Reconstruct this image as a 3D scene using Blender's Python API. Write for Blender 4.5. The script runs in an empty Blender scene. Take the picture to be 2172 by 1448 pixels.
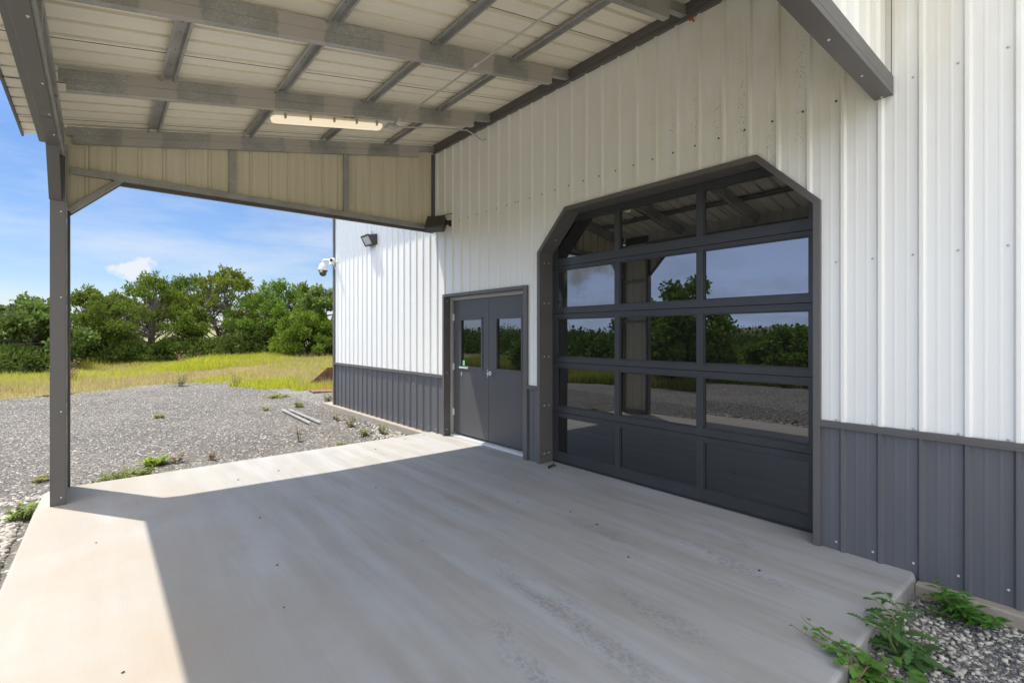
import bpy, math, random
import numpy as np
from math import sin, cos, pi, radians
from mathutils import Vector, Matrix
random.seed(7)
COL = bpy.context.scene.collection
SC = bpy.context.scene

# ------------------------------------------------------------------ camera
YAW = 0.69774; FPX = 1048.88; CXP = 1086.0; CYP = 708.65; EYE = Vector((-4.2426, 0.0, 1.612))
cam_d = bpy.data.cameras.new('camera'); cam = bpy.data.objects.new('camera', cam_d); COL.objects.link(cam)
cam.location = EYE; cam.rotation_euler = (pi/2, 0, -YAW)
cam_d.sensor_width = 36; cam_d.lens = 36*FPX/2172; cam_d.shift_y = -(724-CYP)/2172
cam_d.clip_start = 0.05; cam_d.clip_end = 9000
SC.camera = cam
SC.view_settings.view_transform = 'Standard'; SC.view_settings.look = 'None'
SC.view_settings.gamma = 1; SC.view_settings.exposure = 1.40
SC.render.engine = 'CYCLES'
SC.cycles.max_bounces = 10; SC.cycles.diffuse_bounces = 6; SC.cycles.glossy_bounces = 4
SC.cycles.sample_clamp_indirect = 6

# ------------------------------------------------------------------ sun and sky
TO_SUN = Vector((-0.25, 0.385, 1.0)).normalized()
sun_d = bpy.data.lights.new('sun', 'SUN'); sun = bpy.data.objects.new('sun', sun_d); COL.objects.link(sun)
sun_d.energy = 2.6; sun_d.angle = radians(0.55); sun_d.color = (1.0, 0.925, 0.80)
sun.rotation_euler = TO_SUN.to_track_quat('Z', 'Y').to_euler(); sun.location = (-8, 12, 30)
W = bpy.data.worlds.new('World'); SC.world = W; W.use_nodes = True
nt = W.node_tree; N = nt.nodes; L = nt.links; N.clear()
def wn(t, **k):
    n = N.new(t)
    for a, b in k.items(): setattr(n, a, b)
    return n
out = wn('ShaderNodeOutputWorld'); bg = wn('ShaderNodeBackground'); bg.inputs[1].default_value = 0.15
sky = wn('ShaderNodeTexSky', sky_type='NISHITA', sun_disc=False, sun_elevation=math.asin(TO_SUN.z),
         sun_rotation=math.atan2(TO_SUN.x, TO_SUN.y) % (2*pi), altitude=300, air_density=1.0, dust_density=0.6, ozone_density=1.6)
tc = wn('ShaderNodeTexCoord')
def wmath(op, a, b=None, clamp=False):
    m = wn('ShaderNodeMath', operation=op, use_clamp=clamp)
    for i, v in enumerate((a, b)):
        if v is None: continue
        if isinstance(v, (int, float)): m.inputs[i].default_value = v
        else: L.new(v, m.inputs[i])
    return m.outputs[0]
def wnoise(vec, scale, det, rough=0.6, stretch=(1, 1, 1), loc=(0, 0, 0)):
    mp = wn('ShaderNodeMapping'); mp.inputs['Scale'].default_value = stretch; mp.inputs['Location'].default_value = loc
    L.new(vec, mp.inputs[0]); n = wn('ShaderNodeTexNoise'); n.inputs['Scale'].default_value = scale
    n.inputs['Detail'].default_value = det; n.inputs['Roughness'].default_value = rough; L.new(mp.outputs[0], n.inputs[0]); return n.outputs[0]
D = tc.outputs['Generated']
sep = wn('ShaderNodeSeparateXYZ'); L.new(D, sep.inputs[0])
# thin cirrus veils
c1 = wnoise(D, 2.2, 7, 0.62, (1.0, 1.6, 5.0), (3.1, 1.2, 0.4))
cir = wn('ShaderNodeMapRange'); cir.inputs[1].default_value = 0.44; cir.inputs[2].default_value = 0.72; L.new(c1, cir.inputs[0])
low = wn('ShaderNodeMapRange'); low.inputs[1].default_value = 0.75; low.inputs[2].default_value = 0.02; L.new(sep.outputs[2], low.inputs[0])
veil = wmath('MULTIPLY', wmath('MULTIPLY', cir.outputs[0], low.outputs[0]), 0.75)
# one small cumulus above the tree line and a few soft ones around
def cumulus(d, rx, seed):
    d = Vector(d).normalized(); s = Vector((d.y, -d.x, 0)).normalized(); u = s.cross(d)
    def dot(v):
        q = wn('ShaderNodeVectorMath', operation='DOT_PRODUCT'); L.new(D, q.inputs[0]); q.inputs[1].default_value = v; return q.outputs['Value']
    a = wmath('DIVIDE', dot(s), rx); b = wmath('DIVIDE', wmath('SUBTRACT', dot(u), dot_c(u, d)), rx*0.85)
    r = wmath('SQRT', wmath('ADD', wmath('MULTIPLY', a, a), wmath('MULTIPLY', b, b)))
    n = wnoise(D, 16/ (rx/0.05), 9, 0.6, (1, 1, 1.3), (seed, 0, 0))
    v = wmath('ADD', r, wmath('MULTIPLY', wmath('SUBTRACT', n, 0.5), -3.2))
    f = wn('ShaderNodeMapRange'); f.inputs[1].default_value = 1.05; f.inputs[2].default_value = 0.55; L.new(v, f.inputs[0])
    g = wmath('MULTIPLY', f.outputs[0], wmath('GREATER_THAN', dot(d), 0.5)); return g
def dot_c(u, d): return u.dot(d)
cm = cumulus((0.046, 0.994, 0.100), 0.026, 6.3)
for dd, rx, sd in (((-0.75, 0.66, 0.16), 0.07, 5.1), ((-0.28, 0.95, 0.13), 0.05, 8.7), ((0.6, -0.7, 0.3), 0.2, 4.4)):
    cm = wmath('MAXIMUM', cm, cumulus(dd, rx, sd))
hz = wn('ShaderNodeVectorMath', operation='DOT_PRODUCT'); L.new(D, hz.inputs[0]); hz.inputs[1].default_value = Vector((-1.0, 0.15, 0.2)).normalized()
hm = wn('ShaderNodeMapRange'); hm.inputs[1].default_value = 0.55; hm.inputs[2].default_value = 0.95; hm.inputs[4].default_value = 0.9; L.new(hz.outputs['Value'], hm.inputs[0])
allc = wmath('MAXIMUM', veil, wmath('MULTIPLY', cm, 0.92), clamp=True)
mix = wn('ShaderNodeMix', data_type='RGBA'); L.new(allc, mix.inputs[0])
# low sky graded bluer; unseen cloud overhead and behind, added to fill the shade
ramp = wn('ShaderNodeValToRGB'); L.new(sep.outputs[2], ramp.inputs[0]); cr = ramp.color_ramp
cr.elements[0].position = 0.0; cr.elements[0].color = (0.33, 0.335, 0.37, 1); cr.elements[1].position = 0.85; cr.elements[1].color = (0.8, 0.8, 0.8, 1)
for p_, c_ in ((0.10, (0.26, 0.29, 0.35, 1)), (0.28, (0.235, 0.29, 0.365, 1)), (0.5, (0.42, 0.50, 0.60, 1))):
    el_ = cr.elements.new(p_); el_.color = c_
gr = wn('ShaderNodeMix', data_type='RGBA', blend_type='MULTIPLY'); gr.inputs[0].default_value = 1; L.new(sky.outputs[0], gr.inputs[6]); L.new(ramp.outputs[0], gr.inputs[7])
gr2 = wn('ShaderNodeMix', data_type='RGBA'); L.new(wmath('MULTIPLY', hm.outputs[0], low.outputs[0]), gr2.inputs[0]); L.new(gr.outputs[2], gr2.inputs[6]); gr2.inputs[7].default_value = (5.0, 6.4, 9.8, 1)  # open-side sky brightened to feed the glass and fill the canopy shade
L.new(gr2.outputs[2], mix.inputs[6]); mix.inputs[7].default_value = (2.2, 2.3, 2.42, 1)
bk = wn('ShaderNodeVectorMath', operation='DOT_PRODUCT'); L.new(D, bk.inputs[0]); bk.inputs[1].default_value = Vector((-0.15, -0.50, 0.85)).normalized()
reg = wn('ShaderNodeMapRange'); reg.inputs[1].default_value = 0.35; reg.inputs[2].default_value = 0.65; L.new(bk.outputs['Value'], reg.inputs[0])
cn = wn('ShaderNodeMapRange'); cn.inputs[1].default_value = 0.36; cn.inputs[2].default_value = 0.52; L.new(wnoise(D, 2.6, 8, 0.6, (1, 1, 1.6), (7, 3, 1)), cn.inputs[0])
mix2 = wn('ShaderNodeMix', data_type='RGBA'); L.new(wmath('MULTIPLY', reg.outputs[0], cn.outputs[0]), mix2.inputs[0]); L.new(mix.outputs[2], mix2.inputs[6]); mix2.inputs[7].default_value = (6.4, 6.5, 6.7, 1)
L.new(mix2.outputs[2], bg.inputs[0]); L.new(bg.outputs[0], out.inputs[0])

# ------------------------------------------------------------------ materials
def new_mat(name):
    m = bpy.data.materials.new(name); m.use_nodes = True; return m, m.node_tree.nodes, m.node_tree.links, m.node_tree.nodes['Principled BSDF']
class G:
    """tiny node-graph helper for one material"""
    def __init__(s, name):
        s.m, s.N, s.L, s.b = new_mat(name)
        s.tc = s.N.new('ShaderNodeTexCoord')
    def co(s, scale=(1, 1, 1), space='Object', loc=(0, 0, 0), rot=(0, 0, 0)):
        mp = s.N.new('ShaderNodeMapping'); mp.inputs['Scale'].default_value = scale; mp.inputs['Location'].default_value = loc; mp.inputs['Rotation'].default_value = rot
        s.L.new(s.tc.outputs[space], mp.inputs[0]); return mp.outputs[0]
    def noise(s, v, scale, det=4, rough=0.55):
        n = s.N.new('ShaderNodeTexNoise'); n.inputs['Scale'].default_value = scale; n.inputs['Detail'].default_value = det; n.inputs['Roughness'].default_value = rough
        s.L.new(v, n.inputs[0]); return n.outputs[0]
    def voro(s, v, scale, feat='F1', outp='Distance', rnd=1.0):
        n = s.N.new('ShaderNodeTexVoronoi'); n.feature = feat; n.inputs['Scale'].default_value = scale; n.inputs['Randomness'].default_value = rnd
        s.L.new(v, n.inputs[0]); return n.outputs[outp]
    def rng(s, v, a, b, c=0.0, d=1.0):
        n = s.N.new('ShaderNodeMapRange'); s.L.new(v, n.inputs[0])
        for i, x in enumerate((a, b, c, d)): n.inputs[i+1].default_value = x
        return n.outputs[0]
    def math(s, op, a, b=None):
        n = s.N.new('ShaderNodeMath'); n.operation = op
        for i, v in enumerate((a, b)):
            if v is None: continue
            if isinstance(v, (int, float)): n.inputs[i].default_value = v
            else: s.L.new(v, n.inputs[i])
        return n.outputs[0]
    def mix(s, f, a, b, mode='MIX'):
        n = s.N.new('ShaderNodeMix'); n.data_type = 'RGBA'; n.blend_type = mode
        for i, v in ((0, f), (6, a), (7, b)):
            if isinstance(v, (int, float)): n.inputs[i].default_value = v
            elif isinstance(v, tuple): n.inputs[i].default_value = (*v, 1)
            else: s.L.new(v, n.inputs[i])
        return n.outputs[2]
    def color(s, v):
        if isinstance(v, tuple): s.b.inputs['Base Color'].default_value = (*v, 1)
        else: s.L.new(v, s.b.inputs['Base Color'])
    def set(s, **k):
        for a, v in k.items():
            a = a.replace('_', ' ')
            if isinstance(v, (int, float, tuple)): s.b.inputs[a].default_value = v
            else: s.L.new(v, s.b.inputs[a])
    def bump(s, h, strength=0.3, dist=0.01):
        n = s.N.new('ShaderNodeBump'); n.inputs['Strength'].default_value = strength; n.inputs['Distance'].default_value = dist
        s.L.new(h, n.inputs['Height']); s.L.new(n.outputs[0], s.b.inputs['Normal']); return n
    def sepxyz(s, v):
        n = s.N.new('ShaderNodeSeparateXYZ'); s.L.new(v, n.inputs[0]); return n.outputs

def paint(name, col, rough=0.4, var=0.08, spec=0.5, scale=(1, 1, 1)):
    g = G(name); v = g.co(scale)
    n = g.noise(v, 2.5, 6, 0.6); f = g.noise(v, 60, 3)
    k = g.rng(g.math('ADD', n, g.math('MULTIPLY', f, 0.3)), 0.35, 0.95, 1-var, 1+var)
    mul = g.N.new('ShaderNodeVectorMath'); mul.operation = 'SCALE'; mul.inputs[0].default_value = col; g.L.new(k, mul.inputs['Scale'])
    g.color(mul.outputs[0]); g.set(Roughness=g.rng(n, 0.3, 0.7, rough-0.06, rough+0.1)); g.b.inputs['Specular IOR Level'].default_value = spec
    g.bump(g.noise(v, 9, 3), 0.06, 0.01)
    return g.m

# white ribbed wall steel, with mildew specks near the ribs above the big door and grime runs
g = G('white_wall_steel'); v = g.co()
xyz = g.sepxyz(v)
base = g.mix(g.noise(g.co((1, 1, 0.25)), 1.4, 5), (0.745, 0.74, 0.705), (0.80, 0.795, 0.76))
streak = g.rng(g.noise(g.co((1, 26, 0.5)), 1.3, 4), 0.5, 0.8)
base = g.mix(g.math('MULTIPLY', streak, 0.16), base, (0.66, 0.64, 0.57))
# yellow-brown film where the roof drips, a stain of its own
dst = g.math('MULTIPLY', g.rng(xyz[1], 4.6, 1.6), g.rng(xyz[2], 2.9, 3.6))
film = g.math('MULTIPLY', g.rng(g.noise(g.co((1, 3, 1)), 1.7, 5), 0.35, 0.75), dst)
base = g.mix(g.math('MULTIPLY', film, 0.55), base, (0.60, 0.55, 0.40))
sp = g.rng(g.voro(g.co((1, 1, 0.6)), 60), 0.30, 0.16)
rib = g.math('PINGPONG', g.math('ADD', xyz[1], 0.075), 0.1143)
nearrib = g.rng(rib, 0.055, 0.02)
band = g.math('MULTIPLY', g.rng(xyz[1], 3.2, 2.6), g.math('MULTIPLY', g.rng(xyz[1], 1.35, 1.5), g.math('MULTIPLY', g.rng(xyz[2], 2.6, 3.1), g.rng(xyz[2], 4.2, 3.7))))
clus = g.rng(g.noise(g.co((1, 2, 2), loc=(0, 3, 1)), 1.9, 4), 0.42, 0.62)
spk = g.math('MULTIPLY', g.math('MULTIPLY', sp, nearrib), g.math('MULTIPLY', band, clus))
base = g.mix(g.math('MULTIPLY', spk, 0.8), base, (0.16, 0.13, 0.08))
g.color(base); g.set(Roughness=0.36)
M_WHITE = g.m
g = G('beige_panel_back'); v = g.co()
base = g.mix(g.noise(v, 1.2, 5), (0.84, 0.785, 0.64), (0.89, 0.84, 0.70))
base = g.mix(g.rng(g.noise(g.co((0.6, 14, 1)), 1.1, 5), 0.45, 0.8, 0, 0.16), base, (0.58, 0.53, 0.40))
g.color(base); g.set(Roughness=0.5)
M_BEIGE = g.m
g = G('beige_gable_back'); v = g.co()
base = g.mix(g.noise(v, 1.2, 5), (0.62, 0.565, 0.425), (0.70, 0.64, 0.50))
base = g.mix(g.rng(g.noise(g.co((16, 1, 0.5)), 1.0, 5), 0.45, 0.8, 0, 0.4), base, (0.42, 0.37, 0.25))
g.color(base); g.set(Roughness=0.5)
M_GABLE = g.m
M_CHAR = paint('charcoal_trim_steel', (0.102, 0.095, 0.090), 0.42, 0.10)
M_WAINS = paint('charcoal_wainscot_steel', (0.104, 0.105, 0.115), 0.40, 0.10, scale=(1, 3, 0.4))
M_DOOR = paint('charcoal_door_paint', (0.072, 0.071, 0.072), 0.45, 0.12, scale=(1, 2, 0.5))
M_FRAME = paint('primer_grey_frame', (0.33, 0.32, 0.29), 0.5, 0.08)
M_ALU = paint('bare_aluminium', (0.55, 0.56, 0.57), 0.35, 0.12)
M_BLACK = paint('dark_anodised_frame', (0.031, 0.032, 0.034), 0.38, 0.15, scale=(1, 2, 1))
M_RUBBER = paint('black_rubber', (0.012, 0.012, 0.012), 0.7, 0.1)
M_BRONZE = paint('bronze_lamp_housing', (0.055, 0.05, 0.045), 0.5, 0.1)
M_PLASTIC = paint('white_plastic', (0.75, 0.75, 0.74), 0.35, 0.03)
M_CONDUIT = paint('conduit_steel', (0.46, 0.45, 0.42), 0.4, 0.15)
def galv(name, patches):
    g = G(name); v = g.co()
    cell = g.voro(g.co((1, 1, 1)), 95, 'F1', 'Color')
    s = g.sepxyz(cell)[0]
    base = g.mix(s, (0.33, 0.33, 0.32), (0.47, 0.475, 0.46))
    base = g.mix(g.rng(g.noise(v, 4, 5), 0.35, 0.7), base, (0.30, 0.295, 0.265))
    rough = g.rng(s, 0, 1, 0.32, 0.55)
    g.set(Roughness=rough, Metallic=0.35)
    if patches:   # grey primer brushed over the welds
        x = g.sepxyz(v)[0]; wob = g.math('MULTIPLY', g.noise(g.co((1, 1, 1), loc=(5, 2, 0)), 6, 3), 0.16)
        pp = g.math('PINGPONG', g.math('ADD', x, wob), 0.42)
        f = g.rng(pp, 0.24, 0.255)
        base = g.mix(f, base, (0.42, 0.395, 0.355)); g.set(Metallic=g.rng(f, 0, 1, 0.35, 0.0), Roughness=g.rng(f, 0, 1, 0.42, 0.62))
    g.color(base); return g.m
M_GALV = galv('galvanised_steel', False); M_GALVP = galv('galvanised_beam_with_primer', True)
M_HAT = galv('galvanised_hat_channel', False)
M_HAT.node_tree.nodes['Principled BSDF'].inputs['Metallic'].default_value = 0.35

# tinted mirror-like door glass
def glass(name, fac, dirt=0.0):
    g = G(name); N2, L2 = g.N, g.L
    o = N2['Material Output']; gl = N2.new('ShaderNodeBsdfGlossy'); gl.inputs['Roughness'].default_value = 0.0
    gl.inputs['Color'].default_value = (0.92, 0.95, 1.0, 1)
    g.color((0.006, 0.0065, 0.006)); g.set(Roughness=0.6); g.b.inputs['Specular IOR Level'].default_value = 0.0
    fr = N2.new('ShaderNodeFresnel'); fr.inputs[0].default_value = 1.5
    f = g.math('ADD', fr.outputs[0], fac)
    mx = N2.new('ShaderNodeMixShader'); L2.new(f, mx.inputs[0]); L2.new(g.b.outputs[0], mx.inputs[1]); L2.new(gl.outputs[0], mx.inputs[2])
    if dirt:
        n = g.rng(g.noise(g.co((1, 3, 1)), 3.0, 6), 0.4, 0.75, 0, dirt)
        mx2 = N2.new('ShaderNodeMixShader'); d = N2.new('ShaderNodeBsdfDiffuse'); d.inputs[0].default_value = (0.5, 0.5, 0.48, 1)
        L2.new(n, mx2.inputs[0]); L2.new(mx.outputs[0], mx2.inputs[1]); L2.new(d.outputs[0], mx2.inputs[2]); L2.new(mx2.outputs[0], o.inputs[0])
    else: L2.new(mx.outputs[0], o.inputs[0])
    # very slight waviness of real panes
    b = N2.new('ShaderNodeBump'); b.inputs['Strength'].default_value = 0.02; b.inputs['Distance'].default_value = 0.02
    L2.new(g.noise(g.co(), 2.2, 1), b.inputs['Height']); L2.new(b.outputs[0], gl.inputs['Normal'])
    return g.m
M_GLASS = glass('tinted_door_glass', 0.085, 0.003); M_GLASSD = glass('hazy_tinted_door_glass', 0.08, 0.22); M_GLASSM = glass('door_lite_glass', 0.07, 0.005)

# broom-finished concrete
g = G('broomed_concrete'); v = g.co()
base = g.mix(g.noise(v, 0.8, 6, 0.6), (0.285, 0.278, 0.262), (0.40, 0.39, 0.362))
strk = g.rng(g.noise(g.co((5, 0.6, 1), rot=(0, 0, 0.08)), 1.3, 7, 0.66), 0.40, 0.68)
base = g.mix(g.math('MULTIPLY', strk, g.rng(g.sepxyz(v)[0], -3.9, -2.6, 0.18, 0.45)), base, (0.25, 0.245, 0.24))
base = g.mix(g.rng(g.noise(g.co((1.4, 0.7, 1), loc=(2, 7, 0)), 1.6, 7, 0.65), 0.48, 0.66, 0, 0.42), base, (0.25, 0.24, 0.215))
blu = g.rng(g.noise(g.co((2.4, 0.5, 1), loc=(4, 1, 0)), 1.1, 4), 0.5, 0.72)
base = g.mix(g.math('MULTIPLY', blu, 0.5), base, (0.45, 0.46, 0.50))
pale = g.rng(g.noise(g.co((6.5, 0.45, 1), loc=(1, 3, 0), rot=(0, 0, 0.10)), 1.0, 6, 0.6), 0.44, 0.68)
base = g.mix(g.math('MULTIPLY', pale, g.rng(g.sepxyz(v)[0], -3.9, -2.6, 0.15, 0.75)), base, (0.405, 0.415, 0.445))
fine = g.rng(g.noise(g.co((40, 0.8, 1), rot=(0, 0, 0.06)), 1.0, 5, 0.6), 0.35, 0.7)
base = g.mix(g.math('MULTIPLY', fine, 0.10), base, (0.27, 0.26, 0.245))
xyz = g.sepxyz(v)
# dark smears where the form oil and tyres marked the slab
def smear(cx, cy, w, l, seed):
    wob = g.math('MULTIPLY', g.math('SUBTRACT', g.noise(g.co((1, 1.2, 1), loc=(seed, 0, 0)), 2.2, 5), 0.5), 0.35)
    a = g.math('ABSOLUTE', g.math('ADD', g.math('SUBTRACT', xyz[0], cx), g.math('ADD', wob, g.math('MULTIPLY', g.math('SUBTRACT', xyz[1], cy), -0.17))))
    b = g.math('ABSOLUTE', g.math('SUBTRACT', xyz[1], cy))
    m = g.math('MULTIPLY', g.rng(a, w, w*0.25), g.rng(b, l, l*0.4))
    br = g.math('MULTIPLY', g.rng(g.noise(g.co((16, 9, 1), loc=(seed*2, 1, 0)), 3.0, 7, 0.75), 0.44, 0.56), g.rng(g.noise(g.co((3.5, 1.6, 1), loc=(seed, 1, 0)), 2.0, 6, 0.7), 0.38, 0.58))
    return g.math('MULTIPLY', m, br)
sm = None
for a in ((-2.17, 2.0, 0.13, 1.05, 1.0), (-1.78, 1.65, 0.10, 0.5, 2.7), (-0.8, 1.8, 0.10, 0.75, 4.2), (-1.1, 2.6, 0.14, 0.5, 5.1), (-2.65, 1.7, 0.12, 0.7, 7.7), (-0.35, 1.9, 0.1, 0.35, 9.3)):
    q = smear(*a); sm = q if sm is None else g.math('MAXIMUM', sm, q)
base = g.mix(g.math('MULTIPLY', sm, 0.75), base, (0.175, 0.175, 0.185))
pit = g.rng(g.voro(v, 130), 0.16, 0.08); pit = g.math('MULTIPLY', pit, g.rng(g.noise(v, 5, 3), 0.5, 0.7))
base = g.mix(g.math('MULTIPLY', pit, 0.5), base, (0.22, 0.21, 0.19))
sun_tint = g.rng(xyz[0], -2.9, -4.0); base = g.mix(g.math('MULTIPLY', g.math('MULTIPLY', sun_tint, g.rng(g.noise(v, 1.1, 4), 0.3, 0.7)), 0.95), base, (0.315, 0.265, 0.21))  # warmer, darker colour painted where the sun strip crosses the slab
grit = g.noise(v, 220, 3, 0.7); base = g.mix(g.rng(grit, 0.3, 0.75, 0, 0.22), base, (0.30, 0.28, 0.25))
edge = g.rng(xyz[2], -0.015, -0.03); base = g.mix(g.math('MULTIPLY', edge, g.rng(g.noise(v, 12, 4), 0.3, 0.7)), base, (0.25, 0.235, 0.21))
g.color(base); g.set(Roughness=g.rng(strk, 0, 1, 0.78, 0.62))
hgt = g.math('ADD', g.math('MULTIPLY', g.noise(g.co((95, 4, 1)), 1, 3), 0.5), g.math('MULTIPLY', grit, 0.5)); g.bump(hgt, 0.35, 0.004)
M_CONC = g.m
g = G('foundation_concrete'); v = g.co(); base = g.mix(g.noise(v, 5, 6), (0.24, 0.21, 0.175), (0.38, 0.33, 0.27)); g.color(base); g.set(Roughness=0.85); g.bump(g.noise(v, 40, 5), 0.5, 0.01)
M_FOUND = g.m
# gravel: crushed grey limestone
g = G('grey_gravel'); v = g.co()
cc = g.voro(v, 34, 'F1', 'Color'); cv = g.sepxyz(cc)
base = g.mix(cv[0], (0.075, 0.069, 0.063), (0.14, 0.13, 0.12))
base = g.mix(g.rng(cv[1], 0.88, 0.9), base, (0.45, 0.43, 0.39))
base = g.mix(g.rng(g.noise(v, 0.5, 5), 0.4, 0.7, 0, 0.45), base, (0.25, 0.23, 0.205))
base = g.mix(g.rng(g.sepxyz(v)[1], 2.2, 0.8, 0, 0.9), base, (0.60, 0.56, 0.485))   # near ground paled like the river rock, added to bounce light under the canopy
base = g.mix(g.rng(g.noise(g.co((0.35, 2.4, 1)), 0.9, 4), 0.52, 0.72, 0, 0.35), base, (0.20, 0.185, 0.17))
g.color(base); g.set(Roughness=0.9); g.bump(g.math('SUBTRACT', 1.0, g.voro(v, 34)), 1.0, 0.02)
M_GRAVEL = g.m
def attr_mat(name, rough=0.85, trans=0.0, spec=0.3, noise_amt=0.0):
    g = G(name); a = g.N.new('ShaderNodeAttribute'); a.attribute_name = 'col'
    c = a.outputs['Color']
    if noise_amt: c = g.mix(g.rng(g.noise(g.co(), 45, 3), 0.3, 0.7, 0, noise_amt), c, (0.12, 0.11, 0.10))
    g.color(c); g.set(Roughness=rough); g.b.inputs['Specular IOR Level'].default_value = spec
    if trans:
        t = g.N.new('ShaderNodeBsdfTranslucent'); g.L.new(c, t.inputs[0])
        mx = g.N.new('ShaderNodeMixShader'); mx.inputs[0].default_value = trans
        g.L.new(g.b.outputs[0], mx.inputs[1]); g.L.new(t.outputs[0], mx.inputs[2]); g.L.new(mx.outputs[0], g.N['Material Output'].inputs[0])
    return g.m
M_STONE = attr_mat('crushed_stone', 0.9, 0, 0.2, 0.25)
M_LEAF = attr_mat('leaf', 0.6, 0.34, 0.2); M_GRASS = attr_mat('grass_blade', 0.6, 0.4, 0.2)
g = G('bark'); v = g.co((1, 1, 0.3)); g.color(g.mix(g.noise(v, 14, 6), (0.045, 0.035, 0.028), (0.15, 0.125, 0.105))); g.set(Roughness=0.95); g.bump(g.noise(v, 25, 5), 0.8, 0.03); M_BARK = g.m
g = G('terrain_grass'); v = g.co()
base = g.mix(g.rng(g.noise(v, 0.35, 6), 0.35, 0.65), (0.13, 0.15, 0.035), (0.26, 0.22, 0.10))
base = g.mix(g.rng(g.noise(v, 6, 5), 0.35, 0.7), base, (0.10, 0.115, 0.03)); g.color(base); g.set(Roughness=0.95); g.bump(g.noise(v, 8, 6), 0.8, 0.1); M_TERR = g.m
g = G('rusty_steel'); v = g.co(); base = g.mix(g.rng(g.noise(v, 4, 6), 0.35, 0.65), (0.19, 0.085, 0.05), (0.085, 0.055, 0.04)); base = g.mix(g.rng(g.noise(v, 14, 4), 0.5, 0.7), base, (0.27, 0.15, 0.09)); g.color(base); g.set(Roughness=0.8); g.bump(g.noise(v, 30, 5), 0.4, 0.01); M_RUST = g.m
def emis(name, col, st):
    g = G(name); g.color(col); g.b.inputs['Emission Color'].default_value = (*col, 1); g.b.inputs['Emission Strength'].default_value = st; g.set(Roughness=0.4); return g.m
M_TUBE = emis('lit_lens', (1.0, 0.84, 0.60), 0.30); M_TUBE.node_tree.nodes['Principled BSDF'].inputs['Base Color'].default_value = (0.3, 0.27, 0.2, 1)
M_LENS = paint('lamp_glass_lens', (0.55, 0.56, 0.56), 0.12, 0.15)
M_LENSD = paint('dark_dome_glass', (0.05, 0.06, 0.075), 0.08, 0.05)
M_GREEN = paint('mint_sticker', (0.22, 0.60, 0.38), 0.5, 0.03)
M_ORANGE = paint('orange_scrap', (0.45, 0.12, 0.03), 0.6, 0.1)
M_DEAD = paint('dry_leaf', (0.030, 0.024, 0.020), 0.8, 0.2)
M_TAN = paint('ribbon_tan', (0.45, 0.40, 0.28), 0.7, 0.1)

# ------------------------------------------------------------------ mesh helpers
def link(o): COL.objects.link(o); return o
def tag(o, label=None, cat=None, group=None, kind=None):
    if label: o['label'] = label
    if cat: o['category'] = cat
    if group: o['group'] = group
    if kind: o['kind'] = kind
    return o
def empty(name, loc, label, cat, group=None, rz=0):
    o = bpy.data.objects.new(name, None); o.empty_display_size = 0.2; link(o); o.location = loc; o.rotation_euler = (0, 0, rz)
    return tag(o, label, cat, group)
def put(name, me, mats, parent=None, loc=None):
    o = bpy.data.objects.new(name, me); link(o)
    for m in (mats if isinstance(mats, (list, tuple)) else [mats]):
        if m.name not in me.materials: me.materials.append(m)
    if parent is not None:
        o.parent = parent
        if parent.type == 'EMPTY' or True:
            # geometry is written in world coordinates: undo the parent's placement
            o.matrix_parent_inverse = world_of(parent).inverted()
    return o
def world_of(o):
    m = Matrix.LocRotScale(o.location, o.rotation_euler, o.scale)
    if o.parent is not None: m = world_of(o.parent) @ o.matrix_parent_inverse @ m
    return m
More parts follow.
